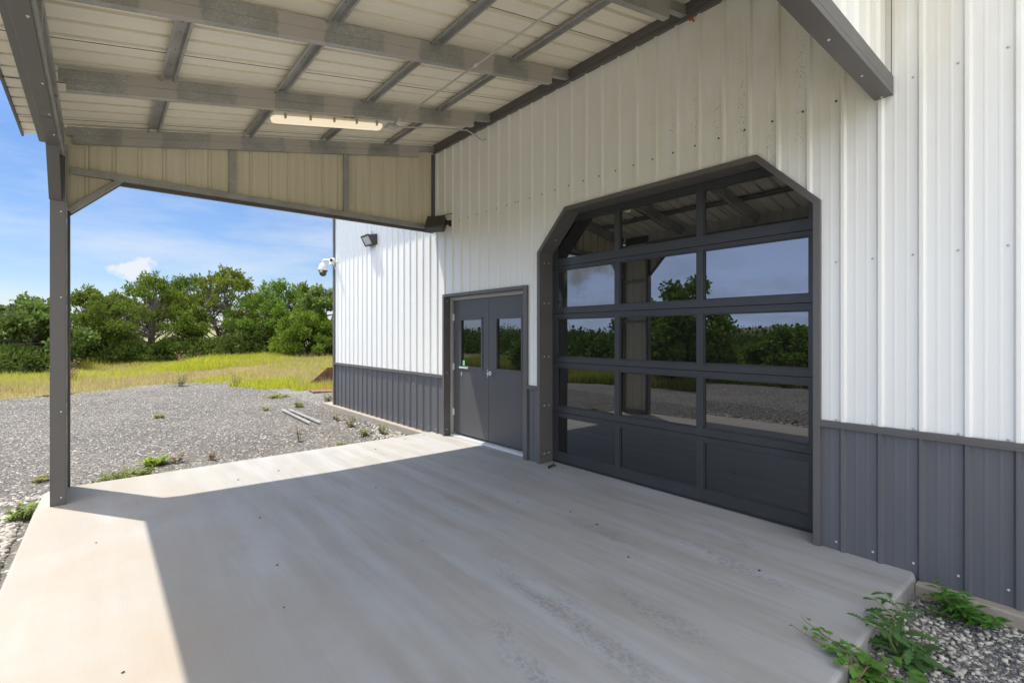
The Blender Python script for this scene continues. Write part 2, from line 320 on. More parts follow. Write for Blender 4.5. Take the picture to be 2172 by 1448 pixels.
class MB:
    def __init__(s): s.v = []; s.f = []; s.mi = []; s.k = 0
    def mat(s, k): s.k = k; return s
    def poly(s, pts):
        n = len(s.v); s.v += [tuple(p) for p in pts]; s.f.append(tuple(range(n, n+len(pts)))); s.mi.append(s.k); return s
    def hexa(s, p):   # 8 points: bottom ring 0-3, top ring 4-7
        n = len(s.v); s.v += [tuple(q) for q in p]
        for q in ((3, 2, 1, 0), (4, 5, 6, 7), (0, 1, 5, 4), (1, 2, 6, 5), (2, 3, 7, 6), (3, 0, 4, 7)):
            s.f.append(tuple(n+i for i in q)); s.mi.append(s.k)
        return s
    def box(s, x0, x1, y0, y1, z0, z1):
        x0, x1 = sorted((x0, x1)); y0, y1 = sorted((y0, y1)); z0, z1 = sorted((z0, z1))
        return s.hexa([(x0, y0, z0), (x1, y0, z0), (x1, y1, z0), (x0, y1, z0), (x0, y0, z1), (x1, y0, z1), (x1, y1, z1), (x0, y1, z1)])
    def rbox(s, x0, x1, y0, y1, a, b):    # box following the roof slope: z from a to b above the beam-bottom plane
        P = lambda x, y, o: (x, y, RZ(x)+o)
        return s.hexa([P(x0, y0, a), P(x1, y0, a), P(x1, y1, a), P(x0, y1, a), P(x0, y0, b), P(x1, y0, b), P(x1, y1, b), P(x0, y1, b)])
    def bar(s, p, q, w, h, up=(0, 0, 1)):
        p = Vector(p); q = Vector(q); d = (q-p).normalized(); u = Vector(up); r = d.cross(u).normalized(); u = r.cross(d)
        a = r*w/2; b = u*h/2
        return s.hexa([p-a-b, p+a-b, q+a-b, q-a-b, p-a+b, p+a+b, q+a+b, q-a+b])
    def tube(s, pts, rad, n=8, cap=True):
        pts = [Vector(p) for p in pts]; k0 = len(s.v); ring = []
        if not isinstance(rad, (list, tuple)): rad = [rad]*len(pts)
        ref = None
        for i, p in enumerate(pts):
            d = (pts[min(i+1, len(pts)-1)]-pts[max(i-1, 0)]).normalized()
            a = d.orthogonal().normalized() if ref is None else (ref-d*ref.dot(d)).normalized()
            ref = a; b = d.cross(a)
            for j in range(n):
                t = 2*pi*j/n; s.v.append(tuple(p+(a*cos(t)+b*sin(t))*rad[i]))
        for i in range(len(pts)-1):
            for j in range(n):
                q = k0+i*n; s.f.append((q+j, q+(j+1) % n, q+n+(j+1) % n, q+n+j)); s.mi.append(s.k)
        if cap:
            s.f.append(tuple(k0+j for j in reversed(range(n)))); s.mi.append(s.k)
            q = k0+(len(pts)-1)*n; s.f.append(tuple(q+j for j in range(n))); s.mi.append(s.k)
        return s
    def lathe(s, prof, c, axis=(0, 0, 1), n=24):
        c = Vector(c); ax = Vector(axis).normalized(); a = ax.orthogonal().normalized(); b = ax.cross(a); k0 = len(s.v)
        for r, h in prof:
            for j in range(n):
                t = 2*pi*j/n; s.v.append(tuple(c+ax*h+(a*cos(t)+b*sin(t))*max(r, 1e-4)))
        for i in range(len(prof)-1):
            for j in range(n):
                q = k0+i*n; s.f.append((q+j, q+(j+1) % n, q+n+(j+1) % n, q+n+j)); s.mi.append(s.k)
        return s
    def prism(s, outer, inner, x0, x1):
        """closed ring between two polygons in the y-z plane, from x0 to x1 (outer/inner same count, open path)"""
        for i in range(len(outer)-1):
            a, b, c, d = outer[i], outer[i+1], inner[i+1], inner[i]
            s.hexa([(x0, *a), (x0, *b), (x0, *c), (x0, *d), (x1, *a), (x1, *b), (x1, *c), (x1, *d)])
        return s
    def mesh(s, name, smooth=False):
        me = bpy.data.meshes.new(name); me.from_pydata(s.v, [], s.f)
        if any(s.mi): me.polygons.foreach_set('material_index', s.mi)
        if smooth: me.polygons.foreach_set('use_smooth', [True]*len(s.f))
        me.update(); return me
    def build(s, name, mats, parent=None, bevel=0, smooth=False):
        me = s.mesh(name, smooth); ms = mats if isinstance(mats, (list, tuple)) else [mats]
        for m in ms: me.materials.append(m)
        o = put(name, me, [], parent)
        import bmesh
        bm = bmesh.new(); bm.from_mesh(me); bmesh.ops.recalc_face_normals(bm, faces=bm.faces); bm.to_mesh(me); bm.free()
        if bevel:
            b = o.modifiers.new('bevel', 'BEVEL'); b.width = bevel; b.segments = 2; b.limit_method = 'ANGLE'; b.harden_normals = False
        return o
def np_mesh(name, verts, faces, cols=None, mat=None, smooth=False):
    """fast mesh from numpy: verts (n,3), faces (m,k), cols (m,3) per face"""
    me = bpy.data.meshes.new(name); n = len(verts); m, k = faces.shape
    me.vertices.add(n); me.vertices.foreach_set('co', verts.astype(np.float32).ravel())
    me.loops.add(m*k); me.loops.foreach_set('vertex_index', faces.astype(np.int32).ravel())
    me.polygons.add(m); me.polygons.foreach_set('loop_start', np.arange(0, m*k, k, dtype=np.int32))
    me.polygons.foreach_set('loop_total', np.full(m, k, dtype=np.int32))
    if smooth: me.polygons.foreach_set('use_smooth', np.ones(m, dtype=bool))
    if cols is not None:
        a = me.color_attributes.new('col', 'FLOAT_COLOR', 'CORNER')
        c = np.ones((m, k, 4), np.float32); c[:, :, :3] = cols[:, None, :]; a.data.foreach_set('color', c.ravel())
    me.update(); me.validate()
    if mat: me.materials.append(mat)
    return me
def clone(o, parent=None):
    c = o.copy(); COL.objects.link(c); c.parent = parent
    if parent is not None: c.matrix_parent_inverse = o.matrix_parent_inverse.copy()
    for ch in list(o.children): clone(ch, c)
    return c

# ------------------------------------------------------------------ dimensions
RP = 0.2286                       # rib pitch
RS = 0.1966; RZ0 = 4.494
def RZ(x): return RZ0 + RS*x      # plane through the undersides of the sloping beams
GW = 3.08                         # overhead door width
Y0 = 11.292                       # first wall rib
def garage_top(y):                # top of the chamfered opening
    if y <= 1.40 or y >= 4.51: return -9
    return min(3.084, 2.625+(y-1.40)*1.0, 2.625+(4.51-y)*1.0)
def open_top(y):
    t = garage_top(y)
    if 4.77 < y < 6.73: t = 2.22
    return t
def profile(a, b, phase, h=0.021, flip=1, hw=0.010, fl=0.014):
    """(coordinate, height) samples of a 9 inch ribbed steel sheet from a to b"""
    out = []
    k = math.floor((a-phase)/RP)-1
    while phase+k*RP < b+RP:
        c = phase+k*RP
        for d, z in ((-hw-fl, 0), (-hw, h), (hw, h), (hw+fl, 0), (0.070, 0), (0.075, 0.0013), (0.086, 0.0013), (0.091, 0), (0.137, 0), (0.142, 0.0013), (0.153, 0.0013), (0.158, 0)):
            if a < c+d < b: out.append((c+d, z*flip))
        k += 1
    out = sorted(set(out)); out = [(a, out[0][1])]+out+[(b, out[-1][1])]
    return out

# ------------------------------------------------------------------ building
BLD = empty('metal_building', (0, 6, 0), 'white ribbed steel building with charcoal wainscot along the concrete pad', 'building')
YN, YF, ZT = -6.0, 11.50, 5.45
cuts = [1.40, 1.859, 4.051, 4.51, 4.77, 6.73]
def wall_sheet(zlo, zhi, mat, name, phase, YN=YN, YF=YF):
    pr = profile(YN, YF, phase)
    ys = dict(pr)
    for c in cuts:       # extra columns at opening corners
        for e in (-1e-4, 1e-4):
            y = c+e
        if not YN < y < YF: continue
        hh = np.interp(y, [p[0] for p in pr], [p[1] for p in pr]); ys[y] = float(hh)
    pr = sorted(ys.items()); m = MB()
    for (ya, ha), (yb, hb) in zip(pr, pr[1:]):
        if yb-ya < 5e-4: continue
        za = max(zlo, open_top(ya+1e-5)); zb = max(zlo, open_top(yb-1e-5))
        if za >= zhi-1e-4 and zb >= zhi-1e-4: continue
        za = min(za, zhi); zb = min(zb, zhi)
        m.poly([(-ha, ya, za), (-hb, yb, zb), (-hb, yb, zhi), (-ha, ya, zhi)])
    return m.build(name, mat, BLD)
wall = wall_sheet(0.955, ZT, M_WHITE, 'wall', Y0)
wains2 = wall_sheet(-0.052, 0.925, M_WAINS, 'wainscot', Y0, 6.731, YF)
wall_sheet(-0.052, 0.925, M_WAINS, 'wainscot', Y0, 4.511, 4.769)
wains = wall_sheet(-0.052, 0.925, M_WAINS, 'wainscot', Y0, YN, 1.399)
# wainscot cap trim in the three runs of the wall
m = MB()
for a, b in ((YN, 1.375), (4.54, 4.725), (6.745, YF)):
    m.box(-0.033, 0.0, a, b, 0.922, 0.962); m.box(-0.043, -0.033, a, b, 0.914, 0.926)
m.build('wainscot_cap', M_CHAR, BLD, 0.002)
# wall behind (keeps daylight out of the shell) and the other faces of the shell
m = MB(); 
for a, b, t in ((YN, 1.40, -9), (4.52, 4.80, -9), (6.72, YF, -9)): m.box(0.02, 0.08, a, b, -0.3, ZT)
m.box(0.02, 0.08, 1.40, 4.52, 3.12, ZT); m.box(0.02, 0.08, 4.80, 6.72, 2.26, ZT)
m.hexa([(0.02, 1.40, 2.66), (0.08, 1.40, 2.66), (0.08, 1.41, 2.66), (0.02, 1.41, 2.66), (0.02, 1.40, 3.12), (0.08, 1.40, 3.12), (0.08, 1.87, 3.12), (0.02, 1.87, 3.12)])
m.hexa([(0.02, 4.51, 2.66), (0.08, 4.51, 2.66), (0.08, 4.52, 2.66), (0.02, 4.52, 2.66), (0.02, 4.05, 3.12), (0.08, 4.05, 3.12), (0.08, 4.52, 3.12), (0.02, 4.52, 3.12)])
m.box(0.02, 12, YN, YN+0.06, -0.3, ZT); m.box(11.94, 12, YN, YF, -0.3, ZT); m.build('wall_core', M_WHITE, BLD)
m = MB()
for (xa, ha), (xb, hb) in zip(*(lambda p: (p, p[1:]))(profile(0.0, 12.0, 0.1))):
    m.poly([(xa, YF+ha, 0.94), (xb, YF+hb, 0.94), (xb, YF+hb, ZT), (xa, YF+ha, ZT)])
m.build('end_wall', M_WHITE, BLD)
m = MB()
for (xa, ha), (xb, hb) in zip(*(lambda p: (p, p[1:]))(profile(0.0, 12.0, 0.1))):
    m.poly([(xa, YF+ha, -0.02), (xb, YF+hb, -0.02), (xb, YF+hb, 0.94), (xa, YF+ha, 0.94)])
m.build('end_wainscot', M_WAINS, BLD)
MB().box(-0.036, 0.05, YF-0.045, YF+0.034, -0.02, ZT).build('corner_trim', M_CHAR, BLD, 0.004)
# main roof with its overhanging eave
m = MB(); ov = 0.49
m.hexa([(-ov, YN-0.5, 5.38), (12.5, YN-0.5, 7.2), (12.5, YF+0.62, 7.2), (-ov, YF+0.62, 5.38), (-ov, YN-0.5, 5.44), (12.5, YN-0.5, 7.26), (12.5, YF+0.62, 7.26), (-ov, YF+0.62, 5.44)])
m.build('roof', M_WHITE, BLD)
m = MB(); m.box(-ov+0.002, -0.02, YN-0.48, YF+0.6, 5.34, 5.375); m.build('soffit', M_WHITE, BLD)
MB().box(-ov-0.02, -ov+0.001, YN-0.5, YF+0.62, 5.28, 5.46).build('fascia', M_CHAR, BLD)
# foundation ledge proud of the wall
m = MB(); m.box(-0.095, 0.3, 7.155, YF+0.55, -0.32, -0.028); m.box(-0.085, 0.3, YN, 0.80, -0.32, -0.040)
m.box(0.0005, 0.3, 0.80, 7.155, -0.32, -0.03)
m.build('foundation', M_FOUND, BLD, 0.012)
# screws: one shared mesh, a part each
scm = MB(); scm.lathe([(0.0085, 0), (0.0085, 0.002), (0.0055, 0.003), (0.0055, 0.007), (0.0, 0.0075)], (0, 0, 0), (-1, 0, 0), 8); screw_me = scm.mesh('screw', True)
screw_me.materials.append(M_ALU)
scd = scm.mesh('dirty_screw', True); scd.materials.append(M_DEAD)
def screw(x, y, z, parent, me=None, rot=None):
    o = bpy.data.objects.new('screw', me or screw_me); link(o)
    o.parent = parent; o.matrix_parent_inverse = world_of(parent).inverted(); o.location = (x, y, z)
    if rot: o.rotation_euler = rot
    return o
ribs = [Y0-RP*k for k in range(0, 60)]
for y in ribs:
    yy = y+0.045
    if 0.2 < yy < 6.4: screw(-0.001, yy, 3.355, wall, scd if 1.2 < yy else None)
    if 0.2 < yy < 1.3: screw(-0.001, yy, 2.152, wall); screw(-0.001, yy, 0.972, wall); screw(-0.001, yy, 0.06, wains)
    if 6.8 < yy < 9.2: screw(-0.001, yy, 2.152, wall)
    if 6.8 < yy < 10.2: screw(-0.001, yy, 0.06, wains2)
screw(-0.001, 4.99, 3.36, wall, scd); screw(-0.001, 4.42, 3.27, wall, scd); screw(-0.001, 7.75, 0.75, wains2)

# ---- overhead door trim: face ring + deep jamb return, chamfered corners
GX = 0.19
o_ = [(1.375, -0.0), (1.375, 2.635), (1.848, 3.108), (4.062, 3.108), (4.535, 2.635), (4.535, -0.0)]
i_ = [(1.44, -0.0), (1.44, 2.60), (1.875, 3.045), (4.035, 3.045), (4.47, 2.60), (4.47, -0.0)]
i_ = [(1.425, 0), (1.425, 2.615), (1.868, 3.060), (4.042, 3.060), (4.487, 2.615), (4.487, 0)]
j_ = [(y-(0.012 if y < 3 else -0.012)*(1 if z < 3 else 0.5), z+(0.012 if z > 3 else 0)) for y, z in i_]
m = MB(); m.prism(o_, i_, -0.036, 0.0); m.prism(j_, i_, 0.0, GX+0.01)
gt = m.build('overhead_door_trim', M_CHAR, BLD, 0.002)
for z in (0.12, 0.72, 1.33, 2.0, 2.50): 
    for x in (0.045, 0.125): screw(x, 4.486, z, gt, None, (0, 0, pi/2))
for y, z in ((4.33, 2.77), (1.58, 2.77)): screw(0.09, y, z, gt, None, (0, 0, pi/2 if y > 3 else -pi/2))
for y in (2.0, 3.0, 3.9): screw(0.05, y, 3.059, gt, None, (0, pi/2, 0)); screw(0.12, y-0.05, 3.059, gt, None, (0, pi/2, 0))

# ---- full-view overhead door: five hinged sections, three panes each
YA, YB = 1.425, 4.487
cols = [(1.527, 2.445), (2.513, 3.437), (3.502, 4.41)]
secs = [(0.030, 0.637, 0.133, 0.582), (0.641, 1.260, 0.711, 1.202), (1.264, 1.866, 1.327, 1.808), (1.870, 2.456, 1.938, 2.415), (2.460, 3.060, 2.545, 2.988)]
m = MB()
for (za, zb, ga, gb) in secs:
    m.box(GX, GX+0.045, YA, YB, za, ga); m.box(GX, GX+0.045, YA, YB, gb, zb)      # rails
    ed = [YA]+[e for c in cols for e in c]+[YB]
    for a, b in zip(ed[0::2], ed[1::2]): m.box(GX+0.0015, GX+0.045, a, b, ga-0.001, gb+0.001)   # stiles
    for (ya, yb) in cols:   # glazing bead
        t = 0.012; x0, x1 = GX+0.012, GX+0.022
        m.box(x0, x1, ya, yb, ga, ga+t); m.box(x0, x1, ya, yb, gb-t, gb); m.box(x0, x1, ya, ya+t, ga+t, gb-t); m.box(x0, x1, yb-t, yb, ga+t, gb-t)
    m.box(GX-0.004, GX, YA, YB, zb-0.020, zb-0.004)   # lip above each hinge line
gd = m.build('overhead_door', M_BLACK, BLD, 0.0015)
for k, (za, zb, ga, gb) in enumerate(secs):
    for c, (ya, yb) in enumerate(cols):
        tilt = {1: (0.0, 0.0065, 0.0062)}.get(k, (0.0006, -0.0005, 0.0008))[c if k == 1 else c]
        x = GX+0.024
        p = MB().hexa([(x, ya+0.002, ga+0.002), (x+0.006, ya+0.002, ga+0.002), (x+0.006, yb-0.002, ga+0.002), (x, yb-0.002, ga+0.002),
                       (x+tilt, ya+0.002, gb-0.002), (x+tilt+0.006, ya+0.002, gb-0.002), (x+tilt+0.006, yb-0.002, gb-0.002), (x+tilt, yb-0.002, gb-0.002)])
        o = p.build('pane', M_GLASSD if (k == 3 and c == 2) else M_GLASS, gd)
        if k == 3 and c == 2: o['label'] = 'fogged pane'
MB().box(GX+0.002, GX+0.05, YA, YB, 0.003, 0.031).build('bottom_seal', M_RUBBER, gd)
MB().box(GX+0.047, GX+0.07, YA-0.1, YB+0.1, 0.0, 3.2).build('door_backing', M_RUBBER, gd)

# ---- pair of steel doors
DX = 0.115
m = MB()
m.prism([(4.728, -0.0), (4.728, 2.242), (6.748, 2.242), (6.748, -0.0)], [(4.80, 0), (4.80, 2.198), (6.70, 2.198), (6.70, 0)], -0.036, 0.0)
m.prism([(4.79, 0), (4.79, 2.206), (6.71, 2.206), (6.71, 0)], [(4.80, 0), (4.80, 2.198), (6.70, 2.198), (6.70, 0)], 0.0, 0.085)
dtrim = m.build('double_door_trim', M_CHAR, BLD, 0.002)
for z in (0.1, 1.0, 2.13): screw(0.022, 6.699, z, dtrim, None, (0, 0, pi/2))
m = MB(); m.prism([(4.802, 0), (4.802, 2.196), (6.698, 2.196), (6.698, 0)], [(4.862, 0), (4.862, 2.148), (6.652, 2.148), (6.652, 0)], 0.085, 0.17)
m.build('door_frame', M_FRAME, BLD, 0.002)
def leaf(ya, yb, gy0, gy1, name):
    z0, z1, ga, gb = 0.062, 2.145, 1.12, 1.83
    m = MB(); x0, x1 = DX, DX+0.044
    m.box(x0, x1, ya, gy0, z0, z1); m.box(x0, x1, gy1, yb, z0, z1); m.box(x0, x1, gy0, gy1, z0, ga); m.box(x0, x1, gy0, gy1, gb, z1)
    o = m.build('door', M_DOOR, BLD, 0.0015)
    w = 0.035
    f = MB().prism([(gy0-w, ga-w), (gy0-w, gb+w), (gy1+w, gb+w), (gy1+w, ga-w), (gy0-w, ga-w)], [(gy0, ga), (gy0, gb), (gy1, gb), (gy1, ga), (gy0, ga)], DX-0.012, DX-0.0005)
    f.build('window_frame', M_DOOR, o, 0.003)
    MB().box(DX+0.018, DX+0.026, gy0, gy1, ga, gb).build('window_glass', M_GLASSM, o)
    return o
dl = leaf(5.750, 6.648, 5.90, 6.43, 'left'); dr = leaf(4.868, 5.746, 5.00, 5.53, 'right')
for z in (0.38, 1.10, 1.88):
    MB().tube([(DX-0.008, 6.652, z-0.055), (DX-0.008, 6.652, z+0.055)], 0.008, 10).box(DX-0.006, DX+0.0, 6.625, 6.675, z-0.05, z+0.05).build('hinge', M_ALU, dl)
MB().box(DX-0.004, DX+0.0, 5.722, 5.772, 0.075, 2.13).build('astragal', M_DOOR, dr, 0.001)
m = MB(); m.lathe([(0.0, 0.012), (0.030, 0.010), (0.034, 0.0)], (DX, 5.690, 1.045), (-1, 0, 0), 20)
m.tube([(DX-0.005, 5.69, 1.045), (DX-0.055, 5.69, 1.045), (DX-0.06, 5.685, 1.045), (DX-0.06, 5.59, 1.040)], [0.012, 0.011, 0.010, 0.008], 10)
m.build('lever_handle', M_ALU, dr, smooth=False)
MB().box(DX-0.006, DX, 5.735, 5.748, 0.99, 1.10).build('latch_plate', M_ALU, dr)
m = MB(); m.box(0.055, 0.20, 4.864, 6.650, 0.0, 0.022)
for k in range(4): m.box(0.062+k*0.022, 0.072+k*0.022, 4.866, 6.648, 0.022, 0.028)
m.build('threshold', M_ALU, BLD, 0.001)
MB().box(DX+0.010, DX+0.016, 6.355, 6.405, 1.127, 1.205).build('window_sticker', M_GREEN, dl)
MB().box(DX-0.016, DX-0.0125, 6.235, 6.475, 1.083, 1.108).build('sill_strip', M_ALU, dl)
fc = bpy.data.curves.new('door_number', 'FONT'); fc.body = '1'; fc.size = 0.085; fc.extrude = 0.0006
fo = bpy.data.objects.new('door_number', fc); link(fo); fo.rotation_euler = (pi/2, 0, -pi/2); fo.location = (DX-0.002, 6.445, 0.965)
bpy.context.view_layer.update(); dg = bpy.context.evaluated_depsgraph_get(); tme = bpy.data.meshes.new_from_object(fo.evaluated_get(dg)); tmw = fo.matrix_world.copy()
bpy.data.objects.remove(fo); tme.transform(tmw); tme.name = 'door_number'; tme.materials.clear(); tme.materials.append(M_PLASTIC); put('door_number', tme, [], dl)

# ------------------------------------------------------------------ concrete pad
import bmesh
pts = [(-4.665, 6.90), (-4.60, 7.045), (-4.47, 7.05), (-0.01, 7.155), (-0.01, 7.155), (0.30, 7.155), (0.30, 0.815), (-0.0, 0.815), (-0.05, 0.80), (-0.55, 0.812), (-1.10, 0.812), (-1.46, 0.795), (-4.76, 0.80), (-4.72, 4.4), (-4.69, 6.2)]
pp = []
for p in pts:
    if p not in pp: pp.append(p)
bm = bmesh.new(); vs = [bm.verts.new((x, y, -0.001 if x < 0.1 else -0.001)) for x, y in pp]; f = bm.faces.new(vs)
r = bmesh.ops.extrude_face_region(bm, geom=[f]); bmesh.ops.translate(bm, verts=[v for v in r['geom'] if isinstance(v, bmesh.types.BMVert)], vec=(0, 0, -0.24))
bmesh.ops.recalc_face_normals(bm, faces=bm.faces); me = bpy.data.meshes.new('concrete_pad'); bm.to_mesh(me); bm.free(); me.materials.append(M_CONC)
pad = put('concrete_pad', me, []); tag(pad, 'broom-finished concrete pad under the open canopy', None, None, 'structure')
b = pad.modifiers.new('bevel', 'BEVEL'); b.width = 0.022; b.segments = 3; b.limit_method = 'ANGLE'

# ------------------------------------------------------------------ lean-to canopy
CAN = empty('canopy', (-4.5, 7, 0), 'open lean-to canopy with beige steel ceiling and charcoal trimmed posts', 'canopy')
YC0, YC1, XO = 0.93, 7.03, -4.56
PO = 0.205                         # roof sheet above the beam-bottom plane
# roof sheet, ribs run down the slope
m = MB(); ry0, ry1, rx0, rx1 = 0.60, 7.38, -4.84, -0.001
for (ya, ha), (yb, hb) in zip(*(lambda p: (p, p[1:]))(profile(ry0, ry1, 7.0, 0.085, -1, 0.018, 0.005))):
    m.poly([(rx0, ya, RZ(rx0)+PO-ha), (rx1, ya, RZ(rx1)+PO-ha), (rx1, yb, RZ(rx1)+PO-hb), (rx0, yb, RZ(rx0)+PO-hb)])
roof = m.build('roof_panel', M_BEIGE, CAN)
m = MB()    # outer skin above so the roof has thickness
m.rbox(rx0, rx1, ry0, ry1, PO+0.090, PO+0.100); m.build('roof_skin', M_WHITE, CAN)
m = MB()    # side-lap seams every fourth rib, seen as thin dark lines
for y in (6.83-0.0, 5.86, 5.0, 4.4, 3.3, 2.2, 1.3):
    m.rbox(rx0+0.02, rx1-0.02, y, y+0.006, PO-0.003, PO+0.001)
m.build('panel_lap', M_BRONZE, CAN)
# sloping double channels
for y, full in ((6.965, 0), (5.47, 1), (3.97, 1), (2.48, 1), (1.02, 0)):
    m = MB(); w = 0.062
    m.rbox(-4.49, -0.012, y+0.001, y+w-0.001, 0.088, 0.178)           # upper tube
    m.rbox(-4.44, -0.33, y, y+w, 0.0, 0.086)                           # lower tube, stops short
    m.rbox(-4.43, -0.34, y-0.001, y, 0.080, 0.0845)                    # stitch weld line
    o = m.build('beam', M_GALVP, CAN, 0.004)
# hat channels between the beams
bays = [(1.085, 2.478), (2.544, 3.968), (4.034, 5.468), (5.534, 6.963)]
for x in (-3.75, -2.79, -1.835, -0.88):
    for a, b in bays:
        prof = [(-0.058, PO-0.012), (-0.034, PO-0.012), (-0.022, PO-0.050), (0.022, PO-0.050), (0.034, PO-0.012), (0.058, PO-0.012)]
        # open hat facing down: web at the sheet, side walls and return lips
        prof = [(-0.060, PO-0.052), (-0.042, PO-0.052), (-0.036, PO-0.012), (0.030, PO-0.012), (0.040, PO-0.052), (0.060, PO-0.052)]
        m = MB()
        for (ua, va), (ub, vb) in zip(prof, prof[1:]):
            P = lambda u, y, v: (x+u, y, RZ(x+u)+v)
            m.hexa([P(ua, a, va), P(ub, a, vb), P(ub, b, vb), P(ua, b, va), P(ua, a, va+0.003), P(ub, a, vb+0.003), P(ub, b, vb+0.003), P(ua, b, va+0.003)])
        nn = 0
        yy = a+0.12
        m.mat(1)
        while yy < b-0.08:
            xx = x-0.004+random.uniform(-0.006, 0.006); m.rbox(xx-0.003, xx+0.003, yy, yy+0.020, PO-0.0145, PO-0.012); yy += random.choice((0.10, 0.16, 0.2, 0.31))
        m.build('purlin', [M_HAT, M_BLACK], CAN)
# channel against the wall and the wall trim
m = MB(); m.box(-0.040, -0.003, YC0+0.02, 7.02, 4.625, RZ(0)+PO-0.004); m.box(-0.057, -0.003, YC0+0.02, 7.02, 4.590, 4.625); m.box(-0.046, -0.003, YC0+0.02, 7.02, 4.548, 4.590)
m.build('wall_flashing', M_CHAR, CAN, 0.004)
MB().box(-0.070, -0.022, 6.985, 7.025, 3.29, 4.53).build('gable_edge_trim', M_CHAR, CAN, 0.002)
# gable panels at both ends (far one seen from inside, near one from outside)
def gable(y, sgn, matin, matout, name):
    m = MB(); 
    def zb(x):
        return 3.285 if x > -4.075 else 3.285-(-4.075-x)*0.955
    pr = profile(XO, -0.03, -0.215, 0.019, 1)
    xs = dict(pr); xs[-4.075] = 0.0; pr = sorted(xs.items())
    for (xa, ha), (xb, hb) in zip(pr, pr[1:]):
        m.poly([(xa, y+sgn*ha, zb(xa)), (xb, y+sgn*hb, zb(xb)), (xb, y+sgn*hb, RZ(xb)+PO-0.02), (xa, y+sgn*ha, RZ(xa)+PO-0.02)])
    for (xa, ha), (xb, hb) in zip(pr, pr[1:]):
        m.mat(1); m.poly([(xa, y+sgn*(ha+0.003), zb(xa)), (xb, y+sgn*(hb+0.003), zb(xb)), (xb, y+sgn*(hb+0.003), RZ(xb)+PO-0.02), (xa, y+sgn*(ha+0.003), RZ(xa)+PO-0.02)])
    return m.build('gable_panel', [matin, matout], CAN)
gable(7.032, 1, M_GABLE, M_WHITE, 'far'); gable(0.975, -1, M_GABLE, M_WHITE, 'near')
def header(y0, y1, yi0, yi1, far):
    MB().box(-4.46, -0.024, yi0, yi1, 3.305, 3.372).build('header_rail', M_GALV, CAN, 0.003)
    for x in (-2.985, -1.535): MB().box(x, x+0.070, yi0+0.004, yi1-0.004, 3.372, RZ(x)-0.002).build('stud', M_GALV, CAN, 0.003)
header(0, 0, 6.968, 7.028, True); header(0, 0, 0.985, 1.04, False)
# bottom trims
m = MB(); m.box(-4.075, -0.030, 7.020, 7.062, 3.262, 3.303); m.build('header_trim', M_CHAR, CAN, 0.002)
m = MB(); m.box(-4.09, -0.0215, 0.925, 1.035, 3.262, 3.302); m.box(-4.09, -0.0215, 0.925, 0.950, 3.302, 3.395)
nt_ = m.build('header_trim', M_CHAR, CAN, 0.003)
for x in (-0.06, -0.50, -1.1, -1.9, -2.9): screw(x, 0.985, 3.262, nt_, None, (0, -pi/2, 0))
MB().box(-0.024, -0.0195, 0.936, 0.940, 3.30, 4.5).build('caulk_line', M_RUBBER, CAN)
# knee braces under the headers
for y0, y1 in ((6.968, 7.026), (0.985, 1.04)):
    m = MB(); m.bar((-4.475, (y0+y1)/2, 2.905), (-4.035, (y0+y1)/2, 3.325), 0.055, 0.055, (0, 1, 0)); m.build('knee_brace', M_GALV, CAN, 0.003)
    yt = 7.045 if y0 > 4 else 0.955
    m = MB(); m.bar((-4.50, yt, 2.862), (-4.045, yt, 3.296), 0.04, 0.04, (0, 1, 0)); m.build('brace_trim', M_CHAR, CAN, 0.002)
# eave header along the outer side, with chamfered knees at the posts
m = MB()
def ez(y):
    return max(3.292 - max(0, 1.98-y)*1.0 if y < 4 else 3.292 - max(0, y-5.93)*1.0, 2.86)
pr = profile(1.43, 6.36, 0.2, 0.019, 1); xs = dict(pr)
for q in (1.548, 1.98, 5.93, 6.362): xs[q] = 0.0
pr = sorted(xs.items())
for (ya, ha), (yb, hb) in zip(pr, pr[1:]): 
    m.poly([(XO-ha, ya, ez(ya)), (XO-hb, yb, ez(yb)), (XO-hb, yb, 3.875), (XO-ha, ya, 3.875)])
    m.poly([(XO-ha+0.003, ya, ez(ya)), (XO-hb+0.003, yb, ez(yb)), (XO-hb+0.003, yb, 3.875), (XO-ha+0.003, ya, 3.875)])
m.build('eave_panel', M_WHITE, CAN)
m = MB(); path = [(6.315, 2.870), (5.93, 3.270), (5.93, 3.2700), (1.98, 3.270), (1.595, 2.870)]
for (ya, za), (yb, zb) in zip(path, path[1:]):
    if ya == yb: continue
    m.hexa([(-4.590, ya, za), (-4.503, ya, za), (-4.503, yb, zb), (-4.590, yb, zb), (-4.590, ya, za+0.030), (-4.503, ya, za+0.030), (-4.503, yb, zb+0.030), (-4.590, yb, zb+0.030)])
    m.hexa([(-4.590, ya, za+0.030), (-4.580, ya, za+0.030), (-4.580, yb, zb+0.030), (-4.590, yb, zb+0.030), (-4.590, ya, za+0.075), (-4.580, ya, za+0.075), (-4.580, yb, zb+0.075), (-4.590, yb, zb+0.075)])
et = m.build('eave_header_trim', M_CHAR, CAN, 0.002)
for y in (5.6, 5.1, 4.5, 3.6): screw(-4.52, y, 3.270, et, None, (0, -pi/2, 0))
MB().box(-4.5765, -4.504, 5.18, 5.184, 3.2685, 3.2698).build('trim_joint', M_RUBBER, CAN)
MB().box(-4.545, -4.487, 1.5, 6.4, 3.305, 3.365).build('eave_rail', M_GALV, CAN, 0.003)
MB().box(-4.545, -4.487, 1.5, 6.4, 3.545, 3.605).build('eave_rail', M_GALV, CAN, 0.003)
for y in (2.5, 3.95, 5.45): MB().box(-4.543, -4.489, y, y+0.06, 3.366, 3.544).build('eave_strut', M_GALV, CAN, 0.003)
MB().box(-4.705, -4.635, 0.95, 7.05, 3.60, 3.79).build('gutter', M_CHAR, CAN, 0.004)
